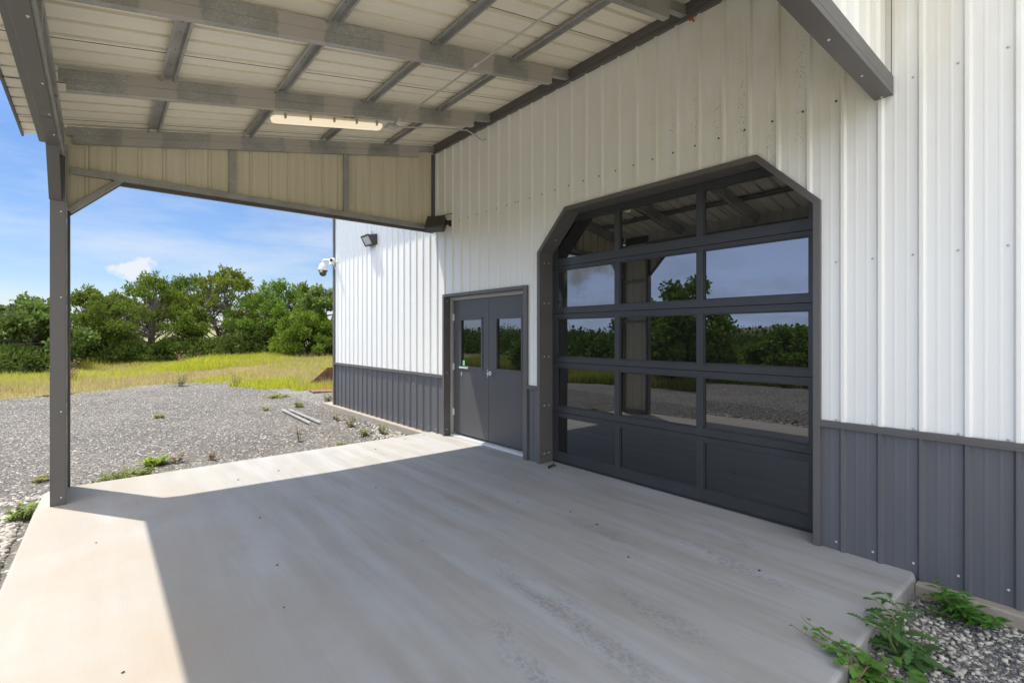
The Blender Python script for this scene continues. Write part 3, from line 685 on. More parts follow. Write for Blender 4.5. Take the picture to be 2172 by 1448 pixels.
MB().box(-4.86, -4.842, 0.60, 7.38, RZ(-4.84)+PO-0.03, RZ(-4.84)+PO+0.106).build('drip_edge', M_CHAR, CAN)
# posts: two tubes with rungs, ribbed sheet on the outside, trim on the near face
def post(y0, y1):
    m = MB()
    m.box(-4.478, -4.555, y0+0.012, y0+0.066, 0.0, 3.60); 
    fr = MB().box(-4.550, -4.482, y0+0.008, y0+0.062, 0.001, 3.60).box(-4.550, -4.482, y1-0.062, y1-0.008, 0.001, 3.60).build('post', M_GALV, CAN, 0.003)
    for z in (0.012, 0.86, 1.86, 2.75): MB().box(-4.548, -4.484, y0+0.062, y1-0.062, z, z+0.055).build('rung', M_GALV, fr, 0.003)
    m = MB()
    for (ya, ha), (yb, hb) in zip(*(lambda p: (p, p[1:]))(profile(y0, y1, y0+0.19, 0.015, 1))):
        m.poly([(XO-ha, ya, 0.02), (XO-hb, yb, 0.02), (XO-hb, yb, 3.6), (XO-ha, ya, 3.6)]); m.poly([(XO-ha+0.003, ya, 0.02), (XO-hb+0.003, yb, 0.02), (XO-hb+0.003, yb, 3.6), (XO-ha+0.003, ya, 3.6)])
    m.build('post_sheet', M_BEIGE, fr)
    return fr
p1 = post(6.335, 7.030); p2 = post(0.98, 1.575)
m = MB(); m.box(-4.578, -4.476, 6.318, 6.334, 0.0, 2.87); m.box(-4.476, -4.470, 6.318, 6.352, 0.0, 2.87); m.box(-4.584, -4.578, 6.318, 6.37, 0.0, 3.3)
tp = m.build('post_trim', M_CHAR, p1, 0.001)
m = MB(); m.box(-4.578, -4.476, 6.316, 6.334, 2.872, 3.30); m.build('post_trim', M_CHAR, p1, 0.001)
for z in (0.07, 0.88, 1.96, 2.77): screw(-4.505, 6.317, z, tp, None, (0, 0, pi/2))
MB().box(-4.480, -4.462, 6.98, 7.050, 0.0, 2.88).box(-4.584, -4.4625, 7.050, 7.062, 0.0, 3.30).build('post_trim', M_CHAR, p1, 0.001)
MB().box(-4.584, -4.474, 1.576, 1.592, 0.0, 2.87).box(-4.584, -4.474, 0.962, 0.979, 0.0, 3.3).build('post_trim', M_CHAR, p2, 0.001)
MB().box(-4.552, -4.468, 6.356, 6.978, 0.002, 0.012).build("sill_plate", M_GALV, p1)

# ------------------------------------------------------------------ lamps, cameras, conduit
def wall_light(label, y0, y1, z, turned=False):
    e = empty('wall_light', (0, (y0+y1)/2, z), label, 'wall light', 'wall lights')
    return e
e = wall_light('bronze wall light with pale lens on the sunlit wall beside the corner cameras', 9.20, 9.55, 3.49)
m = MB(); y0, y1 = 9.20, 9.55
m.hexa([(0, y0, 3.385), (-0.085, y0, 3.392), (-0.085, y1, 3.392), (0, y1, 3.385), (0, y0, 3.60), (-0.178, y0, 3.560), (-0.178, y1, 3.560), (0, y1, 3.60)])
m.build('housing', M_BRONZE, e, 0.008)
s0 = Vector((-0.0875, y0+0.02, 3.405)); s1 = Vector((-0.172, y0+0.02, 3.545))
m = MB(); dd = Vector((-0.012, 0, -0.006)); yy = Vector((0, 0.31, 0))
m.hexa([s0, s1, s1+yy, s0+yy, s0+dd, s1+dd, s1+yy+dd, s0+yy+dd]); m.build('lens', M_LENS, e, 0.002)
m = MB(); fr = 0.018
for a, b in ((y0-0.002, y0+0.02), (y0+0.33, y1+0.002)):
    m.hexa([(-0.083, a, 3.388), (-0.176, a, 3.562), (-0.176, b, 3.562), (-0.083, b, 3.388), (-0.105, a, 3.380), (-0.198, a, 3.556), (-0.198, b, 3.556), (-0.105, b, 3.380)])
m.box(-0.200, -0.170, y0, y1, 3.548, 3.572).box(-0.108, -0.080, y0, y1, 3.372, 3.392); m.build('lens_frame', M_BRONZE, e)
MB().tube([(-0.03, 9.40, 3.59), (-0.03, 9.40, 3.63), (-0.028, 9.40, 3.68)], [0.022, 0.014, 0.010], 10).build('photocell', M_CONDUIT, e)
# second one swivelled away, seen from behind and below
e = wall_light('bronze wall light swivelled away, tucked under the end of the gable header', 6.5, 6.9, 3.35)
R = Matrix.Translation((-0.205, 6.66, 3.325)) @ Matrix.Rotation(radians(36), 4, 'Z') @ Matrix.Rotation(radians(-52), 4, 'Y')
m = MB(); a, b, c = 0.115, 0.15, 0.072
m.hexa([R @ Vector(p) for p in ((-a, -b, -c), (a*0.9, -b, -c), (a*0.9, b, -c), (-a, b, -c), (-a, -b, c*0.7), (a, -b, c), (a, b, c), (-a, b, c*0.7))])
m.build('housing', M_BRONZE, e, 0.008)
m = MB(); m.hexa([R @ Vector(p) for p in ((-a-0.006, -b+0.015, -c+0.012), (-a, -b+0.015, -c+0.012), (-a, b-0.015, -c+0.012), (-a-0.006, b-0.015, -c+0.012), (-a-0.006, -b+0.015, c*0.55), (-a, -b+0.015, c*0.55), (-a, b-0.015, c*0.55), (-a-0.006, b-0.015, c*0.55))])
m.build('lens', M_LENSD, e)
m = MB(); m.tube([R @ Vector((a, -0.02, 0.0)), (-0.085, 6.56, 3.35), (-0.05, 6.54, 3.345), (0.0, 6.535, 3.345)], [0.055, 0.038, 0.032, 0.042], 12); m.box(-0.02, 0, 6.49, 6.58, 3.30, 3.39); m.build('knuckle', M_RUBBER, e)
MB().tube([R @ Vector((0.03, -0.06, c)), (-0.19, 6.53, 3.43), (-0.11, 6.47, 3.455), (-0.03, 6.465, 3.475)], 0.006, 6).build('photocell_stem', M_RUBBER, e)

# dome camera on an arm and bullet camera at the far corner
e = empty('dome_camera', (-0.1, 11.86, 3.15), 'white dome camera hanging from a curved arm at the building corner', 'camera')
cx_, cy_, cz_ = -0.125, 11.92, 3.125
m = MB(); m.lathe([(0.0, 0.185), (0.035, 0.180), (0.070, 0.150), (0.094, 0.10), (0.104, 0.035), (0.106, 0.0), (0.0, 0.0)], (cx_, cy_, cz_), (0, 0, 1), 28); m.build('shell', M_PLASTIC, e, smooth=True)
m = MB(); m.lathe([(0.108, 0.0), (0.108, -0.016), (0.085, -0.020), (0.0, -0.02)], (cx_, cy_, cz_), (0, 0, 1), 28); m.build('ring', M_BRONZE, e)
m = MB(); m.lathe([(0.082, -0.018), (0.084, -0.06), (0.072, -0.10), (0.045, -0.128), (0.0, -0.138)], (cx_, cy_, cz_), (0, 0, 1), 28); m.build('dome', M_LENSD, e, smooth=True)
MB().tube([(-0.17, 11.86, 3.10), (-0.208, 11.84, 3.098)], [0.028, 0.022], 12).build('lens', M_LENS, e)
MB().tube([(cx_, cy_, cz_+0.16), (cx_, cy_, cz_+0.215), (cx_+0.005, cy_-0.03, cz_+0.245), (-0.09, 11.72, cz_+0.235), (-0.06, 11.56, cz_+0.19)], [0.026, 0.022, 0.022, 0.030, 0.042], 12).build('arm', M_PLASTIC, e, smooth=True)
MB().box(-0.100, -0.022, 11.44, 11.60, 3.22, 3.36).build('mount_box', M_PLASTIC, e, 0.008)
e = empty('bullet_camera', (-0.08, 11.25, 3.28), 'white bullet camera with black lens on the corner post', 'camera')
MB().tube([(-0.185, 11.20, 3.285), (-0.075, 11.38, 3.33)], [0.042, 0.045], 20).build('body', M_PLASTIC, e, 0.004)
MB().tube([(-0.189, 11.1935, 3.2835), (-0.183, 11.203, 3.286)], [0.030, 0.030], 20).build('lens', M_RUBBER, e)
MB().tube([(-0.09, 11.34, 3.30), (-0.05, 11.33, 3.27), (-0.0, 11.33, 3.27)], [0.02, 0.02, 0.04], 12).build('bracket', M_PLASTIC, e)
MB().tube([(-0.085, 11.38, 3.31), (-0.075, 11.35, 3.20), (-0.06, 11.30, 3.10), (-0.05, 11.24, 3.08), (-0.04, 11.18, 3.15), (-0.03, 11.17, 3.24)], 0.005, 6).build('cable', M_PLASTIC, e)

# linear light under the second beam
e = empty('strip_light', (-2.2, 5.58, 4.05), 'lit linear strip light clipped under the second canopy beam', 'ceiling light')
xa, xb, yc = -2.845, -1.610, 5.600
def PT(x, y, o): return (x, y, RZ(x)+o)
m = MB(); m.rbox(xa+0.02, xb-0.02, yc-0.052, yc+0.052, -0.046, -0.004); m.build('base', M_BEIGE, e, 0.008)
m = MB(); k = len(m.v)
prof = [(-0.058, -0.042), (-0.060, -0.060), (-0.052, -0.084), (-0.030, -0.100), (0.0, -0.106), (0.030, -0.100), (0.052, -0.084), (0.060, -0.060), (0.058, -0.042)]
rings = []
for x, s in ((xa, 0.55), (xa+0.012, 0.85), (xa+0.04, 1.0), (xb-0.04, 1.0), (xb-0.012, 0.85), (xb, 0.55)):
    rings.append([PT(x, yc+u*s, -0.042+(v+0.042)*s) for u, v in prof])
for r0, r1 in zip(rings, rings[1:]):
    for i in range(len(prof)-1): m.poly([r0[i], r0[i+1], r1[i+1], r1[i]])
m.poly(rings[0]); m.poly(rings[-1]); m.build('diffuser', M_TUBE, e, smooth=True)
for t in (0.10, 0.31, 0.52, 0.73, 0.93):
    x = xa+(xb-xa)*t; MB().rbox(x-0.012, x+0.012, yc-0.068, yc-0.054, -0.070, -0.012).build('clip', M_TAN, e, 0.002)
e = empty('electrical_conduit', (-1.5, 5.55, 4.19), 'thin steel conduit and junction box feeding the strip light', 'conduit')
m = MB(); m.tube([(-1.475, 5.55, 4.178), (-1.475, 4.1, 4.176), (-1.475, 2.4, 4.178), (-1.475, 1.05, 4.178)], 0.0095, 8); m.build('pipe', M_CONDUIT, e, smooth=True)
for y in (5.42, 3.86): MB().tube([(-1.475, y, 4.178), (-1.475, y-0.05, 4.178)], 0.015, 10).build('coupling', M_ALU, e)
MB().box(-1.535, -1.415, 5.545, 5.64, 4.135, 4.185).build('junction_box', M_CONDUIT, e, 0.006)
m = MB(); m.tube([(-1.42, 5.585, 4.165), (-0.9, 5.585, RZ(-0.9)-0.025), (-0.42, 5.585, RZ(-0.42)-0.022), (-0.37, 5.585, 4.405), (-0.12, 5.585, 4.335), (-0.08, 5.59, 4.335), (-0.035, 5.60, 4.365), (-0.015, 5.60, 4.375)], 0.0095, 8); m.build('pipe', M_CONDUIT, e, smooth=True)
MB().tube([(-1.60, 5.60, 4.135), (-1.57, 5.59, 4.115), (-1.545, 5.59, 4.14), (-1.53, 5.59, 4.16)], 0.014, 8).build('cable_gland', M_CONDUIT, e)
# small orange scrap caught under the flashing
o = MB().bar((-0.012, 2.47, 4.53), (-0.016, 2.44, 4.555), 0.012, 0.02).bar((-0.016, 2.445, 4.555), (-0.018, 2.425, 4.500), 0.006, 0.016).bar((-0.014, 2.455, 4.55), (-0.016, 2.40, 4.545), 0.006, 0.010).build('tape_scrap', M_ORANGE)
tag(o, 'small orange scrap stuck under the dark wall flashing', 'scrap')

# ------------------------------------------------------------------ terrain
YARD = [(3.5, 14.8), (0.95, 15.6), (0.45, 17.2), (-0.3, 19.0), (-1.3, 20.1), (-2.3, 20.35), (-2.9, 20.5), (-3.8, 19.9), (-4.9, 19.2), (-6.3, 18.7), (-8.0, 17.6), (-10.0, 15.2), (-11.6, 11.5), (-12.5, 7.0), (-13.0, 2.0), (-13.4, -6.0), (-13.0, -14.0), (0.35, -14.0), (0.35, 11.6), (3.5, 11.6)]
def gh(x, y):
    x = np.asarray(x, float); y = np.asarray(y, float)
    r = np.hypot(x, y); z = np.full(np.broadcast(x, y).shape, -0.13)
    a = np.clip(y-17.0, 0, None)
    wgt = np.clip((x+16)/8.0, 0, 1)
    z = z + wgt*(0.004*np.clip(a-3, 0, 22) + 0.062*np.clip(x+4, 0, 8)*np.clip((y-18.5)/6, 0, 1))
    d = np.clip(-x-19.0, 0, None)           # land falls away on the open side
    z = z - (1-np.exp(-d/26.0))*6.5*np.clip((60-y)/40.0, 0, 1)
    far = np.clip((r-230)/1400.0, 0, 1)
    z = z + far*far*(3-2*far)*(14+7*np.sin(x/310.0+1.0)+6*np.sin(y/270.0)+4*np.sin((x+y)/150.0))
    z = z + np.where(r > 30, 0.25*np.sin(x/9.0)*np.cos(y/11.0), 0)
    return z
gx = np.unique(np.concatenate([np.linspace(-60, 40, 101), -60-np.geomspace(2, 3000, 46), 40+np.geomspace(2, 3000, 40)]))
gy = np.unique(np.concatenate([np.linspace(-30, 70, 101), -30-np.geomspace(2, 3000, 40), 70+np.geomspace(2, 3000, 46)]))
X, Y = np.meshgrid(gx, gy, indexing='ij'); Z = gh(X, Y)
V = np.stack([X.ravel(), Y.ravel(), Z.ravel()-0.012], 1); nx, ny = len(gx), len(gy)
I, J = np.meshgrid(np.arange(nx-1), np.arange(ny-1), indexing='ij'); q = (I*ny+J).ravel()
F = np.stack([q, q+ny, q+ny+1, q+1], 1)
tag(put('ground', np_mesh('ground', V, F, None, M_TERR, True), []), 'grassy ground around the gravel yard', None, None, 'structure')
# gravel yard: flat sheet with a ragged rim, following the ground
bm = bmesh.new(); rs = np.random.RandomState(3); rim = []
for i in range(len(YARD)):
    a = np.array(YARD[i]); b = np.array(YARD[(i+1) % len(YARD)]); n = max(2, int(np.hypot(*(b-a))/0.22))
    for k in range(n):
        p = a+(b-a)*k/n
        if p[0] < 0.2 or p[1] > 12: p = p+rs.normal(0, 0.12, 2)
        rim.append(p)
vs = [bm.verts.new((p[0], p[1], -0.13+0.004)) for p in rim]; fc_ = bm.faces.new(vs); bmesh.ops.triangulate(bm, faces=[fc_])
bmesh.ops.subdivide_edges(bm, edges=[e_ for e_ in bm.edges if e_.calc_length() > 1.2], cuts=6, use_grid_fill=True)
for v_ in bm.verts: v_.co.z = float(gh(v_.co.x, v_.co.y))+0.004
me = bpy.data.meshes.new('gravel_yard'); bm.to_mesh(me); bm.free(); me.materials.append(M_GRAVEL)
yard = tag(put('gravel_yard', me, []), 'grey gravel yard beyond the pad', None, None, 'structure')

YP = np.array(YARD)
def in_yard(x, y):
    c = np.zeros(len(x), bool); n = len(YP)
    for i in range(n):
        x1, y1 = YP[i]; x2, y2 = YP[(i+1) % n]
        if y1 == y2: continue
        t = (y > min(y1, y2)) & (y <= max(y1, y2)) & (x < (y-y1)*(x2-x1)/(y2-y1)+x1); c ^= t
    return c
def rim_dist(x, y):
    d = np.full(len(x), 1e9); n = len(YP)
    for i in range(n):
        a = YP[i]; b = YP[(i+1) % n]; ab = b-a; t = np.clip(((x-a[0])*ab[0]+(y-a[1])*ab[1])/(ab@ab), 0, 1)
        d = np.minimum(d, np.hypot(x-a[0]-t*ab[0], y-a[1]-t*ab[1]))
    return d

# ---- loose stones, all in view, one object per kind of stone
OCT = np.array([(1, 0, 0), (-1, 0, 0), (0, 1, 0), (0, -1, 0), (0, 0, 1), (0, 0, -1)], float)
OCF = np.array([(0, 2, 4), (2, 1, 4), (1, 3, 4), (3, 0, 4), (2, 0, 5), (1, 2, 5), (3, 1, 5), (0, 3, 5)])
CUB = np.array([(-1, -1, -1), (1, -1, -1), (1, 1, -1), (-1, 1, -1), (-1, -1, 1), (1, -1, 1), (1, 1, 1), (-1, 1, 1)], float)*0.66
CUF = np.array([(3, 2, 1, 0), (4, 5, 6, 7), (0, 1, 5, 4), (1, 2, 6, 5), (2, 3, 7, 6), (3, 0, 4, 7)])
def stones(name, xs, ys, size, cols, seed, cube=False, lift=0.25):
    rs = np.random.RandomState(seed); n = len(xs); Bv, Bf = (CUB, CUF) if cube else (OCT, OCF); k = len(Bv)
    v = Bv[None]*(1+rs.uniform(-0.38, 0.38, (n, k, 3))) if cube else Bv[None]*rs.uniform(0.55, 1.25, (n, k, 1))
    v = v*np.stack([rs.uniform(0.75, 1.3, n), rs.uniform(0.6, 1.0, n), rs.uniform(0.4, 0.75, n)], 1)[:, None, :]*size[:, None, None]*0.5
    a = rs.uniform(0, 2*pi, n); t = rs.normal(0, 0.35, n); ca, sa, ct, st = np.cos(a), np.sin(a), np.cos(t), np.sin(t)
    x, y, z = v[..., 0], v[..., 1], v[..., 2]
    y, z = y*ct[:, None]-z*st[:, None], y*st[:, None]+z*ct[:, None]
    x, y = x*ca[:, None]-y*sa[:, None], x*sa[:, None]+y*ca[:, None]
    P = np.stack([x+xs[:, None], y+ys[:, None], z+(gh(xs, ys)+size*lift*0.5)[:, None]], -1).reshape(-1, 3)
    Fc = (Bf[None]+(np.arange(n)*k)[:, None, None]).reshape(-1, Bf.shape[1])
    return np_mesh(name, P, Fc, np.repeat(cols, len(Bf), 0), M_STONE)
rs = np.random.RandomState(11)
def on_soil(x, y):
    pad_ = (x > -4.80) & (y < 7.18) & (y > 0.76); bld = (x > -0.10) & (y > 7.1); b2 = (x > -0.09) & (y < 0.9)
    return ~(pad_ | bld | b2)
def grey(n, rs, white):
    c = np.outer(rs.uniform(0.10, 0.175, n), [1.0, 0.94, 0.885]); w = rs.rand(n) < white
    c[w] = np.outer(rs.uniform(0.30, 0.48, w.sum()), [1, 0.965, 0.89]); o = rs.rand(n) < 0.03; c[o] = np.outer(rs.uniform(0.3, 0.45, o.sum()), [1, 0.75, 0.45]); return c
n = 210000
y = 3.0+17.5*rs.beta(1.1, 1.25, n); x = rs.uniform(-10.5, 0.2, n); ok = on_soil(x, y) & in_yard(x, y) & ((x-EYE.x) > -0.115*(y)-2.6); x, y = x[ok], y[ok]
sz = rs.uniform(0.014, 0.034, len(x))
o = put('gravel', stones('gravel', x, y, sz, grey(len(x), rs, 0.06), 12), []); tag(o, 'loose grey gravel between the pad and the grass', 'gravel', None, 'stuff')
# pale river rock along the left rim of the pad, by the foundation and at the near corner
xs, ys, ss = [], [], []
for k in range(5200):
    yy = rs.uniform(3.2, 6.75); xs.append(-4.72-0.02*(6.7-yy)-abs(rs.normal(0, 0.16+0.22*min(1, (6.9-yy)/1.5)))); ys.append(yy); ss.append(rs.uniform(0.035, 0.085))
for k in range(900):
    xs.append(rs.uniform(-5.0, -4.2)); ys.append(7.08+abs(rs.normal(0, 0.12))); ss.append(rs.uniform(0.03, 0.06))
for k in range(800):
    t = rs.rand(); xs.append(-0.16-abs(rs.normal(0, 0.28))); ys.append(7.25+abs(rs.normal(0, 0.8))); ss.append(rs.uniform(0.03, 0.075))
xs, ys, ss = map(np.array, (xs, ys, ss)); ok = on_soil(xs, ys); xs, ys, ss = xs[ok], ys[ok], ss[ok]
c = grey(len(xs), rs, 0.72); o = put('pale_rock', stones('pale_rock', xs, ys, ss, c, 5, True), []); tag(o, 'pale river rock lying against the edges of the pad', 'rock', None, 'stuff')
n = 17000; x = rs.uniform(-1.9, -0.09, n); y = rs.uniform(-0.75, 0.80, n); sz = rs.uniform(0.012, 0.032, n)
c = np.outer(rs.uniform(0.06, 0.26, n), [1, 0.99, 1.0]); w = rs.rand(n) < 0.05; c[w] = (0.6, 0.56, 0.48)
o = put('dark_gravel', stones('dark_gravel', x, y, sz, c, 8, True), []); tag(o, 'fine dark gravel in the near corner beside the pad', 'gravel', None, 'stuff')
n = 420; x = np.concatenate([rs.uniform(-1.7, -0.1, 220), rs.normal(-0.66, 0.20, 200)]); y = np.concatenate([rs.uniform(-0.4, 0.78, 220), rs.normal(0.56, 0.14, 200)]); ok = (y < 0.78) & (x < -0.10); x, y = x[ok], y[ok]
sz = rs.uniform(0.014, 0.042, len(x)); c = np.outer(rs.uniform(0.36, 0.62, len(x)), [1, 0.95, 0.84])
o = put('cream_chips', stones('cream_chips', x, y, sz, c, 9, True, 0.9), []); tag(o, 'cream stone chips strewn over the dark gravel by the near corner', 'stones', None, 'stuff')

# ---- grass
def blades(name, x, y, h, w, cols, seed, label):
    rs = np.random.RandomState(seed); n = len(x); z = gh(x, y)-0.01; a = rs.uniform(0, 2*pi, n); lean = rs.normal(0.0, 0.35, n)*h; la = rs.uniform(0, 2*pi, n)
    b = np.stack([x, y, z], 1); d = np.stack([np.cos(a), np.sin(a), 0*a], 1)*w[:, None]*0.5
    ln = np.stack([np.cos(la)*lean, np.sin(la)*lean, h], 1)
    mid = b+ln*np.array([0.4, 0.4, 0.6]); tip = b+ln*np.array([1, 1, 0.96])
    P = np.stack([b-d, b+d, mid+d*0.75, mid-d*0.75, tip], 1).reshape(-1, 3)
    k = (np.arange(n)*5)[:, None]
    F = np.concatenate([np.concatenate([k, k+1, k+2], 1), np.concatenate([k, k+2, k+3], 1), np.concatenate([k+3, k+2, k+4], 1)])
    me = np_mesh(name, P, F, np.tile(cols, (3, 1)), M_GRASS); o = put(name, me, []); tag(o, label, 'grass', None, 'stuff'); return o
def n2(x, y, f, s):   # cheap smooth noise
    return (np.sin(x*f+s)+np.sin(y*f*1.3+2*s)+np.sin((x+y)*f*0.7+3*s)+np.sin((x-1.7*y)*f*0.45+s))/4
rs = np.random.RandomState(21); n = 250000
y = 13.5+19*rs.rand(n)**1.25; x = rs.uniform(-13, 7, n); ok = ~in_yard(x, y) & ((x-EYE.x) > -0.115*y-1.0) & ~((x > 0.1) & (y < 12)); x, y = x[ok], y[ok]
dd = rim_dist(x, y); keep = rs.rand(len(x)) < np.clip(0.35+dd*0.7, 0, 1); x, y, dd = x[keep], y[keep], dd[keep]
pt = n2(x, y, 0.9, 1.0)+0.5*n2(x, y, 2.7, 2.0)
h = (0.09+0.16*rs.rand(len(x)))*(1+0.9*np.clip(pt, -0.5, 1))*np.clip(0.5+dd*0.35, 0.45, 1.35)
g_ = np.clip(pt*0.7+0.45+rs.normal(0, 0.2, len(x))+np.clip((dd-3.6)*0.3, -0.55, 0.35), 0, 1)[:, None]
c = (1-g_)*np.array([0.55, 0.45, 0.22])+g_*np.array([0.43, 0.44, 0.055]); c *= rs.uniform(0.75, 1.2, (len(x), 1))
blades('meadow_grass', x, y, h, rs.uniform(0.010, 0.022, len(x)), c, 22, 'yellow-green meadow grass between the gravel and the trees')
k = 9000; sx = rs.uniform(-12, 5, k); sy = rs.uniform(15.5, 27, k); ok = ~in_yard(sx, sy) & ((sx-EYE.x) > -0.115*sy-1.0) & ~((sx > 0.1) & (sy < 12)) & (n2(sx, sy, 1.3, 5.0)+rs.normal(0, 0.25, k) > 0.1); sx, sy = sx[ok], sy[ok]
blades('dry_stalks', sx, sy, rs.uniform(0.22, 0.55, len(sx)), rs.uniform(0.006, 0.013, len(sx)), np.array([0.50, 0.40, 0.23])*rs.uniform(0.6, 1.15, (len(sx), 1)), 25, 'dry tan stalks standing above the meadow grass')
# bright tall clumps on the rise
tx, ty, th, tc_ = [], [], [], []
for (cx0, cy0, r0, k, hh) in ((-1.0, 24.6, 1.0, 2600, 0.75), (-4.6, 23.9, 2.0, 3200, 0.50), (1.6, 25.0, 1.2, 1500, 0.5), (-7.5, 22.6, 1.2, 1200, 0.4), (0.5, 18.4, 0.9, 1300, 0.38), (0.7, 17.3, 0.7, 1100, 0.36), (-0.5, 20.4, 0.8, 700, 0.3), (1.1, 16.0, 0.5, 600, 0.3)):
    a = rs.uniform(0, 2*pi, k); q = r0*np.sqrt(rs.rand(k)); tx.append(cx0+q*np.cos(a)*1.6); ty.append(cy0+q*np.sin(a)); th.append(hh*rs.uniform(0.45, 1.1, k)*(1-0.5*q/r0))
    tc_.append(np.array([0.50, 0.52, 0.05])*rs.uniform(0.7, 1.2, (k, 1)))
tx, ty, th, tc_ = map(np.concatenate, (tx, ty, th, tc_))
blades('tall_grass', tx, ty, th, rs.uniform(0.014, 0.028, len(tx)), tc_, 23, 'tall bright green grass clumps standing in the meadow')
# grass bank on the open side, seen in the door glass
n = 90000; yy = rs.uniform(-14, 24, n); xx = -np.interp(yy, [-14, -6, 2, 7, 11.5, 15.2, 24], [13.0, 13.4, 13.0, 12.5, 11.6, 10.0, 9.0])-0.05-5.5*rs.rand(n)**1.4
ok = ~in_yard(xx, yy) & ((xx-EYE.x) < -0.115*yy-0.9); xx, yy = xx[ok], yy[ok]
pt = n2(xx, yy, 1.1, 4.0); h = (0.22+0.35*rs.rand(len(xx)))*(1+0.5*pt); g_ = np.clip(0.55+pt*0.6+rs.normal(0, 0.2, len(xx)), 0, 1)[:, None]
c = (1-g_)*np.array([0.42, 0.36, 0.11])+g_*np.array([0.26, 0.35, 0.035])
blades('bank_grass', xx, yy, h, rs.uniform(0.018, 0.034, len(xx)), c, 24, 'long green grass bank along the open side of the gravel yard')

# ------------------------------------------------------------------ trees
def cards(C, r, cnt, size, rs, col, up=0.0, asp=0.5, spread=0.55, dark=(0.5, 1.0)):
    """leaf-sized quads spread through clumps. C (k,3) centres, r (k,3) radii"""
    k = len(C); idx = np.repeat(np.arange(k), cnt); n = len(idx)
    d = rs.normal(0, 1, (n, 3)); d /= np.linalg.norm(d, axis=1)[:, None]+1e-9; u = rs.rand(n)**spread
    p = C[idx]+d*u[:, None]*r[idx]
    ax = d*0.8+rs.normal(0, 0.6, (n, 3))+np.array([0, 0, up]); ax /= np.linalg.norm(ax, axis=1)[:, None]
    o = np.cross(ax, rs.normal(0, 1, (n, 3))); o /= np.linalg.norm(o, axis=1)[:, None]+1e-9
    L_ = size*rs.uniform(0.6, 1.4, n); a = ax*L_[:, None]; b = o*(L_*asp*0.5)[:, None]
    P = np.stack([p, p+a*0.5+b, p+a, p+a*0.5-b], 1).reshape(-1, 3); F = (np.arange(n)*4)[:, None]+np.array([[0, 1, 2, 3]])
    cv = np.array(col)[None]*rs.uniform(0.7, 1.3, (n, 1))*(rs.uniform(0.8, 1.2, k)[idx])[:, None]*(1+rs.normal(0, 0.06, (n, 3)))
    return P, F, np.clip(cv, 0.004, 1)
